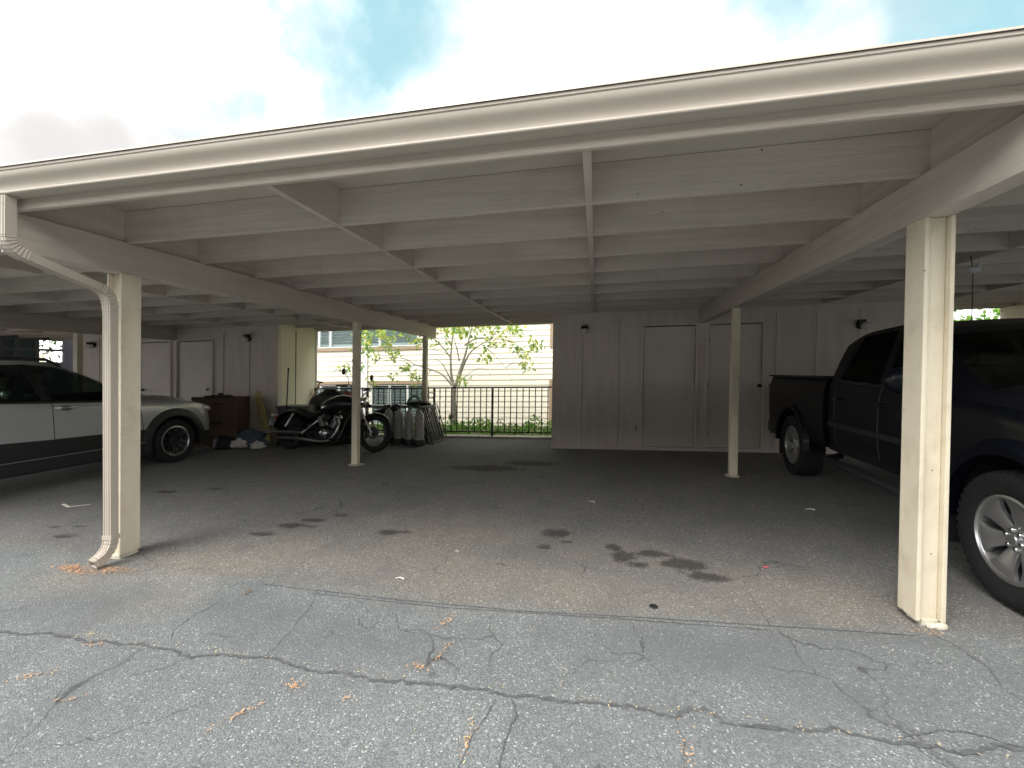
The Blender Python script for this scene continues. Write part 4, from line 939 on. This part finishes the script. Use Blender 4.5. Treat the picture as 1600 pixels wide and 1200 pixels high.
def bedside(s_):
    prof_ = [(.92, .50), (.945, .62), (.95, .9), (.935, 1.12), (.90, 1.22), (.84, 1.225), (.84, .62), (.80, .5)]
    xs2 = [-2.29, -2.6, -2.85, -3.2, -3.55, -3.8, -4.05]
    vs = [Vector((x - (.03 if i == 6 and False else 0), s_*a, c)) for i, x in enumerate(xs2) for a, c in prof_]; k = len(prof_)
    m_ = MB().add(vs, [(i*k+j, i*k+(j+1) % k, (i+1)*k+(j+1) % k, (i+1)*k+j) for i in range(len(xs2)-1) for j in range(k)]+[tuple(range(k)), tuple(range((len(xs2)-1)*k, len(xs2)*k))[::-1]])
    o = m_.build('bed_side', 'navy_paint', trk, shear=False)
    c_ = MB().lathe([(.445, -1.2), (.445, 1.2)], (-3.2, 0, .40), axis='y', seg=40).build('cut', 'black_plastic', shear=False)
    c_.parent = trk
    md = o.modifiers.new('b', 'BOOLEAN'); md.object = c_; md.solver = 'EXACT'
    bpy.context.view_layer.update()
    dg = bpy.context.evaluated_depsgraph_get(); nm = bpy.data.meshes.new_from_object(o.evaluated_get(dg)); o.modifiers.clear(); o.data = nm
    bpy.data.objects.remove(c_); nm.polygons.foreach_set('use_smooth', [True]*len(nm.polygons)); nm.set_sharp_from_angle(angle=R(30))
for s_ in (-1, 1): bedside(s_)
MB().box((-4.04, -.84, .56), (-2.3, .84, .64)).build('bed_floor', 'black_plastic', trk, shear=False)
MB().box((-4.10, -.84, .60), (-4.05, .84, 1.21)).build('tailgate', 'navy_paint', trk, shear=False, bevel=.012)
MB().box((-2.33, -.84, .64), (-2.29, .84, 1.22)).build('bulkhead', 'navy_paint', trk, shear=False)
bb = MB(); bb.box((-4.30, -.90, .40), (-4.08, .90, .58)); bb.build('rear_bumper', 'dark_metal', trk, shear=False, bevel=.03)
MB().box((.72, -.86, .42), (.92, .86, .66)).build('front_bumper', 'navy_paint', trk, shear=False, bevel=.05)
MB().box((.78, -.42, .70), (.87, .42, .98)).build('grille', 'chrome', trk, shear=False, bevel=.03)
for s_ in (-1, 1):
    MB().blob((.66, s_*.70, .93), (.14, .13, .11), 3, rot=Matrix.Rotation(s_*-.5, 3, 'Z')).build('headlight', 'lens', trk, shear=False, smooth=60)
    for x in (0, -3.2): wheel(trk, x, s_*.825, s_, .378, .232, .255, 6); arch_trim(trk, x, .40, .44, .53, s_*.93, s_, -2, 182, 'navy_paint', .05)
    br_ = MB(); br_.box((-4.04, min(s_*.835, s_*.955), 1.2255), (-2.29, max(s_*.835, s_*.945), 1.25)); br_.build('bed_rail_cap', 'black_plastic', trk, shear=False, bevel=.006)
    MB().box((-4.075, min(s_*.82, s_*.95), .72), (-4.0, max(s_*.82, s_*.95), 1.12)).build('tail_light', 'dark_red_lens', trk, shear=False, bevel=.01)
    mr = MB(); mr.blob((-.72, s_*1.06, 1.24), (.075, .12, .095), 3); mr.tube([(-.70, s_*.88, 1.16), (-.72, s_*1.0, 1.19)], .028, 8); mr.build('wing_mirror', 'navy_paint', trk, shear=False, smooth=60)
    for hx in (-1.22, -1.98):
        hb = MB(); hb.tube([(hx+.10, s_*.905, 1.02), (hx+.06, s_*.955, 1.025), (hx-.06, s_*.955, 1.025), (hx-.10, s_*.905, 1.02)], [.012, .015, .015, .012], 8); hb.build('door_handle', 'navy_paint', trk, shear=False, smooth=60)
    MB().box((-2.2, min(s_*.925, s_*.945), .74), (-.5, max(s_*.925, s_*.945), .79)).build('side_moulding', 'black_plastic', trk, shear=False, bevel=.006)
    ss_ = MB(); ss_.tube([(-.6, s_*.80, .42), (-.7, s_*.97, .40), (-2.15, s_*.97, .40), (-2.25, s_*.80, .42)], .035, 10); ss_.build('side_step', 'black_plastic', trk, shear=False, smooth=60)
    for x, dx_ in ((-3.68, .0), (-.50, 0)): MB().box((x-.008, min(s_*.70, s_*.93), .18), (x+.008, max(s_*.70, s_*.93), .55)).build('mud_flap', 'black_plastic', trk, shear=False)
seam(trk, g, int(4.5*4), 4, 10, w_=.005); seam(trk, g, int(7.5*4), 4, 11, w_=.005); seam(trk, g, int(9.9*4), 4, 10, w_=.005)
wl = MB()
for s_ in (-1, 1): wl.tube([Vector((g[10][i].x, s_*(g[10][i].y+.006), g[10][i].z)) for i in range(5*4, 10*4)], .012, 6)
wl.build('window_moulding', 'dark_metal', trk, shear=False)
MB().box((-2.2, -.45, .30), (.6, .45, .46)).build('chassis', 'black_plastic', trk, shear=False); MB().box((-4.0, -.4, .38), (-2.21, .4, .55)).build('chassis', 'black_plastic', trk, shear=False)
seats(trk, (-1.2, -1.95), .38, .95)

# ------------------------------------------------------------------ motorcycle
bx_, by_ = -5.42, 7.00
mc = bpy.data.objects.new('motorcycle', None); C.objects.link(mc); tag(mc, 'black and chrome cruiser motorcycle leaning on its stand beside the left posts', 'motorcycle')
hm = math.atan2(-.16, 1.73); f = Vector((math.cos(hm), math.sin(hm), GX)).normalized(); lean = R(7)
u = Vector((0, 0, 1)); l_ = u.cross(f).normalized(); u = f.cross(l_)
u2 = u*math.cos(lean)+l_*math.sin(lean); l2 = f.cross(u2)*-1
m_ = Matrix((f, u2.cross(f), u2)).transposed().to_4x4(); m_.translation = S((bx_, by_, 0)); mc.matrix_world = m_
def B(mb, name, m, parent=None, smooth=50, bevel=0): return mb.build(name, m, parent or mc, shear=False, smooth=smooth if not bevel else None, bevel=bevel)
def mwheel(x, r, rr, wd, name='wheel'):
    o = Vector((x, 0, r)); t_ = MB(); h = wd/2
    t_.lathe([(rr, -h*.6), (rr+.02, -h*.95), (r*.9, -h), (r*.97, -h*.6), (r, 0), (r*.97, h*.6), (r*.9, h), (rr+.02, h*.95), (rr, h*.6)], o, axis='y', seg=40, cap=False)
    w_ = B(t_, name, 'rubber')
    rm = MB().lathe([(rr+.004, -h*.62), (rr-.006, -h*.7), (rr-.014, -h*.5), (rr-.02, 0), (rr-.014, h*.5), (rr-.006, h*.7), (rr+.004, h*.62)], o, axis='y', seg=40, cap=False); B(rm, 'rim', 'dark_metal', w_)
    sp = MB()
    for i in range(28):
        a = 2*PI*i/28; a2 = a+(.25 if i % 2 else -.25); s_ = 1 if i % 4 < 2 else -1
        sp.tube([o+Vector((math.cos(a)*.035, s_*.03, math.sin(a)*.035)), o+Vector((math.cos(a2)*(rr-.012), 0, math.sin(a2)*(rr-.012)))], .0018, 5)
    B(sp, 'spokes', 'dark_metal', w_, smooth=None)
    hb = MB().lathe([(0, -.07), (.02, -.07), (.03, -.05), (.045, -.04), (.03, -.02), (.03, .02), (.045, .04), (.03, .05), (.02, .07), (0, .07)], o, axis='y', seg=20); B(hb, 'hub', 'dark_metal', w_)
    dc = MB().lathe([(.06, -.058), (.105, -.058), (.105, -.053), (.06, -.053), (.06, -.058)], o, axis='y', seg=32, cap=False); B(dc, 'brake_disc', 'dark_metal', w_)
    return w_
mwheel(0, .32, .20, .15); mwheel(1.72, .325, .235, .10)
FW = 1.72; T0 = Vector((1.36, 0, .80))
for s_ in (-1, 1):
    fk = MB(); fk.tube([Vector((FW, s_*.085, .325)), Vector((1.60, s_*.085, .52))], .024, 10); fk.tube([Vector((1.60, s_*.085, .52)), Vector((1.36, s_*.085, .90))], .018, 10); B(fk, 'fork', 'chrome')
rf = MB(); rf.box((1.585, -.112, .45), (1.60, -.10, .50)); B(rf, 'fork_reflector', 'orange_debris', smooth=None)
tt = MB(); tt.box((1.33, -.11, .86), (1.43, .11, .89)); tt.box((1.40, -.11, .77), (1.48, .11, .80)); B(tt, 'fork_clamp', 'chrome', bevel=.008)
hl = MB().lathe([(0, -.11), (.05, -.10), (.08, -.05), (.085, 0), (.09, .01), (.08, .025), (0, .035)], (1.50, 0, .86), axis='x', seg=24); B(hl, 'headlight', 'chrome')
for s_ in (-1, 1):
    ind = MB(); ind.blob((1.46, s_*.17, .80), (.035, .035, .035), 2); ind.tube([(1.45, s_*.1, .80), (1.46, s_*.15, .80)], .01, 6); B(ind, 'indicator', 'dark_red_lens')
    hbr = MB(); hbr.tube(interp([Vector((1.37, s_*.03, .90)), Vector((1.38, s_*.14, 1.02)), Vector((1.40, s_*.30, 1.12)), Vector((1.31, s_*.36, 1.11))], 5), .0125, 10); o = B(hbr, 'handlebar', 'chrome')
    gr = MB(); gr.tube([(1.36, s_*.34, 1.115), (1.18, s_*.385, 1.105)], .019, 10); B(gr, 'grip', 'black_plastic', o)
    lv = MB(); lv.tube([(1.38, s_*.335, 1.10), (1.33, s_*.40, 1.095), (1.2, s_*.44, 1.085)], .006, 6); B(lv, 'lever', 'steel', o)
    mi_ = MB(); mi_.tube(interp([Vector((1.38, s_*.335, 1.12)), Vector((1.39, s_*.36, 1.22)), Vector((1.34, s_*.40, 1.30))], 4), .006, 6); mi_.blob((1.32, s_*.40, 1.34), (.035, .065, .055), 2, rot=Matrix.Rotation(.4, 3, 'Z')@Matrix.Rotation(.5, 3, 'X')); B(mi_, 'mirror', 'black_paint', o)
tk_ = MB(); tk_.tube(interp([Vector((.66, 0, .70)), Vector((.78, 0, .755)), Vector((1.0, 0, .825)), Vector((1.18, 0, .83)), Vector((1.32, 0, .80))], 5), [r_ for r_ in [.07+.085*math.sin(PI*min(1, i/20*1.05+.05))**.6 for i in range(21)]], 20)
B(tk_, 'fuel_tank', 'black_paint')
MB_ = MB(); MB_.lathe([(0, 0), (.04, 0), (.04, .012), (.03, .02), (0, .02)], (1.05, 0, .965), seg=20); B(MB_, 'fuel_cap', 'chrome')
seat_ = MB(); P = interp([Vector((.10, 0, .70)), Vector((.22, 0, .685)), Vector((.36, 0, .62)), Vector((.52, 0, .61)), Vector((.70, 0, .70))], 5)
seat_.tube(P, [.05+.09*math.sin(PI*(i+1.5)/23)**.7 for i in range(len(P))], prof=[(math.sin(2*PI*k/16)*.55, math.cos(2*PI*k/16)*1.15) for k in range(16)], up=(0, 0, 1)); B(seat_, 'saddle', 'leather')
ff = MB(); vs = []; n = 26
def fender(cx, cz, r, a0, a1, w_, name):
    mb = MB(); vs = []; K = 7
    for i in range(n+1):
        a = R(a0+(a1-a0)*i/n)
        for k in range(K):
            q = -1+2*k/(K-1); rr_ = r-.03*q*q*1.6
            vs.append(Vector((cx+math.cos(a)*rr_, q*w_, cz+math.sin(a)*rr_)))
    mb.add(vs, [(i*K+k, i*K+k+1, (i+1)*K+k+1, (i+1)*K+k) for i in range(n) for k in range(K-1)])
    return B(mb, name, 'black_paint')
fender(0, .34, .385, 15, 175, .105, 'rear_fender'); fender(FW, .325, .352, 40, 150, .065, 'front_fender')
tl = MB(); tl.blob((-.36, 0, .56), (.035, .05, .04), 2); B(tl, 'tail_light', 'red_lens')
lp = MB(); lp.box((-.45, -.09, .42), (-.43, .09, .53), rot=Matrix.Rotation(.3, 3, 'Y')); B(lp, 'number_plate', 'white_trim', smooth=None)
for s_ in (-1, 1):
    ind = MB(); ind.blob((-.33, s_*.16, .60), (.03, .03, .03), 2); ind.tube([(-.28, s_*.09, .61), (-.32, s_*.15, .60)], .008, 6); B(ind, 'indicator', 'lens')
    shk = MB(); shk.tube([(-.03, s_*.13, .40), (.12, s_*.13, .63)], .025, 10)
    for i in range(8): shk.lathe([(.024, -.004), (.033, 0), (.024, .004)], Vector((-.01, s_*.13, .43)).lerp(Vector((.1, s_*.13, .6)), i/7), seg=10, rot=Matrix.Rotation(R(33), 3, 'Y'))
    B(shk, 'shock_absorber', 'chrome')
    sg = MB(); sg.tube([(0, s_*.10, .32), (.30, s_*.12, .36), (.52, s_*.12, .38)], .022, 8); B(sg, 'swingarm', 'dark_metal')
fr_ = MB()
for s_ in (-1, 1):
    fr_.tube(interp([Vector((1.37, 0, .82)), Vector((1.20, s_*.06, .55)), Vector((1.08, s_*.12, .20)), Vector((.85, s_*.13, .14)), Vector((.52, s_*.13, .18)), Vector((.38, s_*.12, .45)), Vector((.1, s_*.11, .62))], 4), .018, 8)
fr_.tube([(1.36, 0, .86), (.9, 0, .72), (.4, 0, .58)], .024, 8); B(fr_, 'frame', 'black_paint')
en = MB(); en.blob((.76, -.02, .31), (.24, .14, .13), 3, .12, 4); en.box((.58, -.12, .20), (.98, .12, .33)); B(en, 'engine', 'dark_metal')
cyl = MB()
for a, x in ((R(24), .86), (R(-24), .70)):
    rt = Matrix.Rotation(a, 3, 'Y')
    for i in range(9):
        cyl.lathe([(.03, 0), (.085-.002*i, 0), (.085-.002*i, .009), (.03, .009)], Vector((x, 0, .36))+rt@Vector((0, 0, .022*i)), seg=20, rot=rt)
    cyl.lathe([(.055, 0), (.055, .22), (.07, .22), (.075, .26), (.05, .29), (0, .3)], Vector((x, 0, .36)), seg=18, rot=rt)
B(cyl, 'cylinders', 'steel')
cv = MB().lathe([(0, -.19), (.06, -.185), (.082, -.165), (.088, -.13), (.088, -.08)], (.80, 0, .30), axis='y', seg=24); B(cv, 'engine_cover', 'chrome')
ac = MB().lathe([(0, -.20), (.07, -.195), (.085, -.18), (.085, -.13), (.05, -.12)], (.84, 0, .58), axis='y', seg=24); B(ac, 'air_cleaner', 'dark_metal')
ex = MB(); ex.tube(interp([Vector((.66, -.11, .55)), Vector((.60, -.17, .46)), Vector((.42, -.18, .33)), Vector((.30, -.185, .30)), Vector((-.45, -.19, .31))], 5), [.02]*9+[.024, .028]+[.033]*10, 12)
ex.tube(interp([Vector((1.0, -.09, .56)), Vector((1.09, -.14, .44)), Vector((1.0, -.17, .24)), Vector((.82, -.18, .16)), Vector((.3, -.185, .20)), Vector((-.12, -.19, .205))], 5), [.02]*16+[.027]+[.032]*9, 12); B(ex, 'exhaust', 'chrome')
pg = MB()
for s_ in (-1, 1): pg.tube([(.98, s_*.12, .20), (.98, s_*.26, .21)], .014, 8); pg.box((.9, min(s_*.2, s_*.28), .205), (1.08, max(s_*.2, s_*.28), .225))
B(pg, 'footrest', 'dark_metal', smooth=None)
sd = MB(); sd.tube([(.92, .1, .17), (.98, .25, .03), (1.05, .28, .005)], .011, 8); B(sd, 'side_stand', 'dark_metal')
cb = MB(); cb.tube(interp([Vector((1.2, -.3, 1.05)), Vector((1.42, -.14, .98)), Vector((1.45, -.05, .8)), Vector((1.2, -.1, .66)), Vector((.95, -.12, .5))], 5), .005, 6); cb.tube(interp([Vector((1.2, .3, 1.05)), Vector((1.46, .1, .95)), Vector((1.5, .09, .7)), Vector((1.66, .07, .40))], 5), .005, 6); B(cb, 'cables', 'black_plastic')

# ------------------------------------------------------------------ clutter
def box_open(x, y, w_, d_, h, rz, name, m, label, cat):
    t = thing(name, label, cat, (x, y, 0)); rt = Matrix.Rotation(rz, 3, 'Z'); mb = MB(); th = .008
    def bb_(a, b2): mb.box((x+a[0], y+a[1], a[2]), (x+b2[0], y+b2[1], b2[2]), rot=rt, piv=(x, y, 0))
    bb_((-w_/2, -d_/2, .002), (w_/2, d_/2, .01))
    bb_((-w_/2, -d_/2, .011), (w_/2, -d_/2+th, h)); bb_((-w_/2, d_/2-th, .011), (w_/2, d_/2, h)); bb_((-w_/2, -d_/2+th+.001, .011), (-w_/2+th, d_/2-th-.001, h)); bb_((w_/2-th, -d_/2+th+.001, .011), (w_/2, d_/2-th-.001, h))
    mb.build('carton', m, t)
    fl = MB()
    fl.add([(x+p[0], y+p[1], p[2]) for p in [tuple((rt@Vector(q))) for q in ((-w_/2, -d_/2, h), (w_/2, -d_/2, h), (w_/2*.95, -d_/2-.05, h+.02), (-w_/2*.9, -d_/2-.07, h+.03))]], [(0, 1, 2, 3)])
    fl.build('flap', m, t); return t
t = box_open(-7.12, 7.22, .78, .56, .93, R(20), 'cardboard_box', 'cardboard', 'tall brown cardboard box standing in front of the silver car', 'cardboard box')
mk = MB(); rt = Matrix.Rotation(R(20), 3, 'Z')
for (a, z, w_, h) in ((.0, .45, .22, .03), (.03, .40, .16, .02), (.05, .80, .15, .025)):
    q = MB(); mk.box((-7.12+a-w_/2+.03, 7.22-.283, z), (-7.12+a+w_/2+.03, 7.22-.2815, z+h), rot=rt, piv=(-7.12, 7.22, 0))
mk.build('printed_mark', 'black_cloth', t)
jb = MB(); jb.blob((-7.15, 7.2, .93), (.33, .22, .05), 3, .5, 4, seed=2); jb.blob((-7.08, 7.15, .97), (.07, .05, .05), 2, .4, seed=5)
tag(jb.build('rubbish_pile', 'black_cloth', smooth=50), 'dark crumpled rubbish heaped on top of the cardboard box', 'rubbish')
# leaning yellow board
yb = thing('foam_board', 'long yellow foam board leaning on the wall with dark lettering down one edge', 'board', (-6.15, 7.3, 0))
P0, P1 = Vector((-6.08, 7.22, .10)), Vector((-6.60, 7.50, 1.05)); ax = (P1-P0).normalized(); sd_ = Vector((.88, .1, .47)).normalized(); sd_ = (sd_-ax*sd_.dot(ax)).normalized(); nn = ax.cross(sd_)
pl = []; Lb = (P1-P0).length
for s_, q in [(0, .04), (.25, .058), (.6, .068), (.85, .06), (.96, .038), (1, .0)]: pl.append(P0+ax*Lb*s_+sd_*q)
for s_, q in [(.96, .038), (.85, .06), (.6, .068), (.25, .058), (0, .04)]: pl.append(P0+ax*Lb*s_-sd_*q)
MB().prism(pl, nn*.03).build('deck', 'yellow_board', yb, bevel=.005)
lt = MB()
for i in range(5):
    c = P0+ax*Lb*(.52+.075*i)-sd_*.052-nn*.002
    if nn.y > 0: pass
    for dz in (0, .5): lt.prism([c+ax*(.018+.0)+sd_*dz*.02, c-ax*.018+sd_*dz*.02, c-ax*.018+sd_*(.008+dz*.02), c+ax*.018+sd_*(.008+dz*.02)], -nn*.001)
    c2 = c+nn*.034
    lt.prism([c2+ax*.02-sd_*.006, c2-ax*.012-sd_*.006, c2-ax*.02+sd_*.018, c2+ax*.014+sd_*.014], nn*.001)
lt.build('lettering', 'black_cloth', yb)
# clothes
def heap(name, x, y, r, m, label, cat, amp=.45, seed=0, z=0, fr=4):
    mb = MB(); mb.blob((x, y, z+r[2]*.4), r, 3, amp, fr, flat=z+.004, seed=seed); return tag(mb.build(name, m, smooth=60, origin=None), label, cat)
heap('clothes_pile', -6.42, 7.12, (.34, .2, .22), 'blue_cloth', 'heap of blue grey clothes on the floor under the yellow board', 'clothes', seed=3)
heap('rubbish_bag', -6.72, 6.88, (.22, .16, .17), 'black_cloth', 'black plastic bag slumped at the foot of the cardboard box', 'bag', .3, 4)
heap('crumpled_cloth', -6.45, 6.92, (.19, .10, .10), 'white_cloth', 'crumpled white cloth lying on the blue grey clothes heap', 'cloth', .6, 5, .03, 6)
heap('crumpled_cloth', -6.12, 6.98, (.13, .08, .09), 'white_cloth', 'small crumpled white cloth near the motorcycle rear wheel', 'cloth', .6, 6, 0, 6)
fc = MB().prism([(-7.6, 6.88, .004), (-6.95, 6.70, .004), (-6.72, 6.95, .004), (-6.95, 7.0, .004), (-7.55, 7.15, .004)], (0, 0, .008)); tag(fc.build('flattened_card', 'flat_card'), 'grey flattened card sheet on the floor under the car nose', 'card')
# broom and pick handle
bh = thing('broom', 'dark red handled broom standing against the cream side wall', 'broom', (-5.85, 7.45, 0))
MB().tube([(-5.80, 7.32, .12), (-5.93, 7.56, 1.42)], .012, 8).build('handle', 'red_handle', bh); MB().tube([(-5.925, 7.55, 1.38), (-5.935, 7.57, 1.48)], .015, 8).build('grip', 'black_plastic', bh)
MB().box((-5.95, 7.28, .01), (-5.65, 7.36, .12)).build('brush', 'black_cloth', bh, bevel=.01)
pk = thing('shovel', 'wooden handled shovel leaning at the end of the cream side wall', 'shovel', (-5.8, 8.1, 0))
MB().tube([(-5.90, 7.85, .25), (-5.72, 8.25, 1.18)], .014, 8).build('handle', 'wood_handle', pk); MB().tube([(-5.78, 8.24, 1.20), (-5.66, 8.27, 1.17)], .016, 8).build('grip', 'black_plastic', pk)
MB().prism([(-6.0, 7.80, .02), (-5.86, 7.80, .02), (-5.82, 7.84, .26), (-6.0, 7.84, .28)], (0, .012, 0)).build('blade', 'steel', pk)
# bins and bags behind the motorcycle
sb = thing('storage_bin', 'grey translucent storage bin behind the motorcycle rear fender', 'storage bin', (-5.75, 7.75, 0))
MB().prism([(-6.1, 7.55, 0.002), (-5.45, 7.55, 0.002), (-5.40, 7.52, .70), (-6.15, 7.52, .70)], (0, .42, 0)).build('tub', 'grey_plastic', sb, bevel=.02); MB().box((-6.17, 7.50, .701), (-5.38, 7.96, .735)).build('lid', 'grey_plastic', sb, bevel=.01)
heap('duffel_bag', -5.05, 7.75, (.55, .26, .27), 'black_cloth', 'big black duffel bag piled above the motorcycle saddle', 'bag', .3, 7, .66)
t = thing('plastic_crate', 'black plastic crate under the duffel bag behind the motorcycle', 'crate', (-5.0, 7.75, 0)); MB().box((-5.36, 7.56, .003), (-4.55, 7.98, .64)).build('crate_shell', 'black_plastic', t, bevel=.02)
heap('cap', -4.70, 7.62, (.10, .09, .08), 'pink_cloth', 'pink red cap resting at the end of the black duffel bag', 'cap', .3, 8, .90)
heap('white_sack', -5.32, 7.44, (.07, .06, .12), 'white_cloth', 'small pale sack tucked behind the motorcycle saddle', 'sack', .3, 9, .60)
wb = thing('work_bench', 'low grey topped bench behind the diving tanks', 'bench', (-3.9, 8.15, 0))
MB().box((-4.75, 8.06, .66), (-3.2, 8.42, .70)).build('bench_top', 'grey_plastic', wb, bevel=.006)
for x in (-4.7, -3.26):
    for y in (8.1, 8.36): MB().box((x-.02, y-.02, .0), (x+.02, y+.02, .659)).build('leg', 'dark_metal', wb)
heap('black_bag', -3.48, 8.18, (.24, .13, .075), 'black_cloth', 'flat black gear bag lying on the bench above the rightmost tanks', 'bag', .25, 11, .70)
heap('black_bag', -4.05, 7.98, (.30, .07, .20), 'black_cloth', 'black gear bag stuffed in front of the bench behind the motorcycle wheel', 'bag', .25, 12, .42)
gn = MB(); gn.tube(interp([Vector((-3.7, 8.15, .72)), Vector((-3.62, 8.13, .86)), Vector((-3.48, 8.15, .88)), Vector((-3.40, 8.15, .72))], 5), .025, 8); tag(gn.build('green_hose', 'green_plastic', smooth=50), 'loop of green hose on the bench behind the tanks', 'hose')
wr = MB()
wr.tube([(-3.2+.07*math.cos(a*PI/8), 8.16, .90+.055*math.sin(a*PI/8)) for a in range(17)], .01, 6); tag(wr.build('ring_handle', 'black_plastic', smooth=50), 'black ring handle standing up from the gear bag on the bench', 'handle')
def tank(x, y, label, src=None):
    if src: return dup(src, (x, y, 0), label)
    t = thing('diving_tank', label, 'diving tank', (x, y, 0), 'grey diving tanks standing in a row by the railing')
    MB().lathe([(0, .05), (.088, .05), (.090, .06), (.090, .50), (.087, .54), (.075, .59), (.052, .63), (.028, .65), (.022, .67), (0, .67)], (x, y, 0), seg=28).build('cylinder', 'tank_metal', t, smooth=50)
    MB().lathe([(0, .002), (.094, .002), (.096, .02), (.096, .115), (.092, .12), (.0915, .12)], (x, y, 0), seg=28).build('boot', 'black_plastic', t, smooth=50)
    v = MB(); v.tube([(x, y, .66), (x, y, .73)], .017, 10); v.box((x-.02, y-.02, .70), (x+.02, y+.02, .745)); v.tube([(x-.02, y, .715), (x-.06, y, .715)], .012, 8); v.lathe([(0, -.03), (.02, -.03), (.022, 0), (.02, .01), (0, .01)], (x-.065, y, .715), axis='x', seg=12)
    v.build('valve', 'dark_metal', t, smooth=40); return t
a = tank(-3.19, 7.56, 'grey diving tank at the right end of the row beside the folded wire panels')
tank(-3.42, 7.62, 'grey diving tank second from the right end of the row', a)
tank(-3.66, 7.70, 'grey diving tank third from the right end of the row', a)
tank(-3.95, 7.86, 'grey diving tank half hidden behind the motorcycle front wheel', a); tank(-3.86, 8.02, 'grey diving tank standing farthest back, behind the third one', a)
# wire panels leaning
def wire_panel(p0, ux, up, label, n=5):
    t = thing('wire_panel', label, 'wire panel', p0, 'black slatted panels leaning together by the railing'); p0 = Vector(p0); ux = Vector(ux); up = Vector(up); mb = MB()
    c = [p0, p0+ux, p0+ux+up, p0+up]
    for a_, b_ in zip(c, c[1:]+c[:1]): mb.tube([a_, b_], .012, 6)
    mb.build('frame', 'dark_metal', t); mb = MB()
    for i in range(1, n):
        q = p0+ux*i/n; mb.prism([q+Vector((0, -.022, 0)), q+Vector((0, .022, 0)), q+Vector((0, .022, 0))+up, q+Vector((0, -.022, 0))+up], (.008, 0, 0))
    mb.build('bars', 'rail', t)
wire_panel((-3.06, 7.74, .015), (-.02, .80, 0), (-.22, .0, .66), 'black slatted panel in the middle of the leaning stack', 8); wire_panel((-2.98, 7.70, .015), (-.04, .88, 0), (-.22, .0, .69), 'black slatted panel at the front right of the leaning stack', 6)
wire_panel((-3.13, 7.78, .015), (0, .75, 0), (-.20, .0, .62), 'black slatted panel nearest the tanks in the leaning stack', 8)
# parking ball
pb = thing('hanging_ball', 'torn white foam ball hanging on a dark cord in the pickup bay', 'ball', (3.3, 4.62, 2.2))
c = (3.3, 4.62, 2.20); bl = MB(); bl.blob(c, (.05, .05, .034), 3, .08, 4); bl.prism([(3.33, 4.62, 2.21), (3.36, 4.62, 2.22), (3.352, 4.62, 2.275), (3.34, 4.62, 2.24)], (0, .012, 0)); bl.build('ball', 'white_foam', pb, smooth=60)
MB().tube([(3.3, 4.65, 2.33), (3.3, 4.62, 2.2), (3.3, 4.62, 1.72)], .004, 6).build('cord', 'black_plastic', pb)
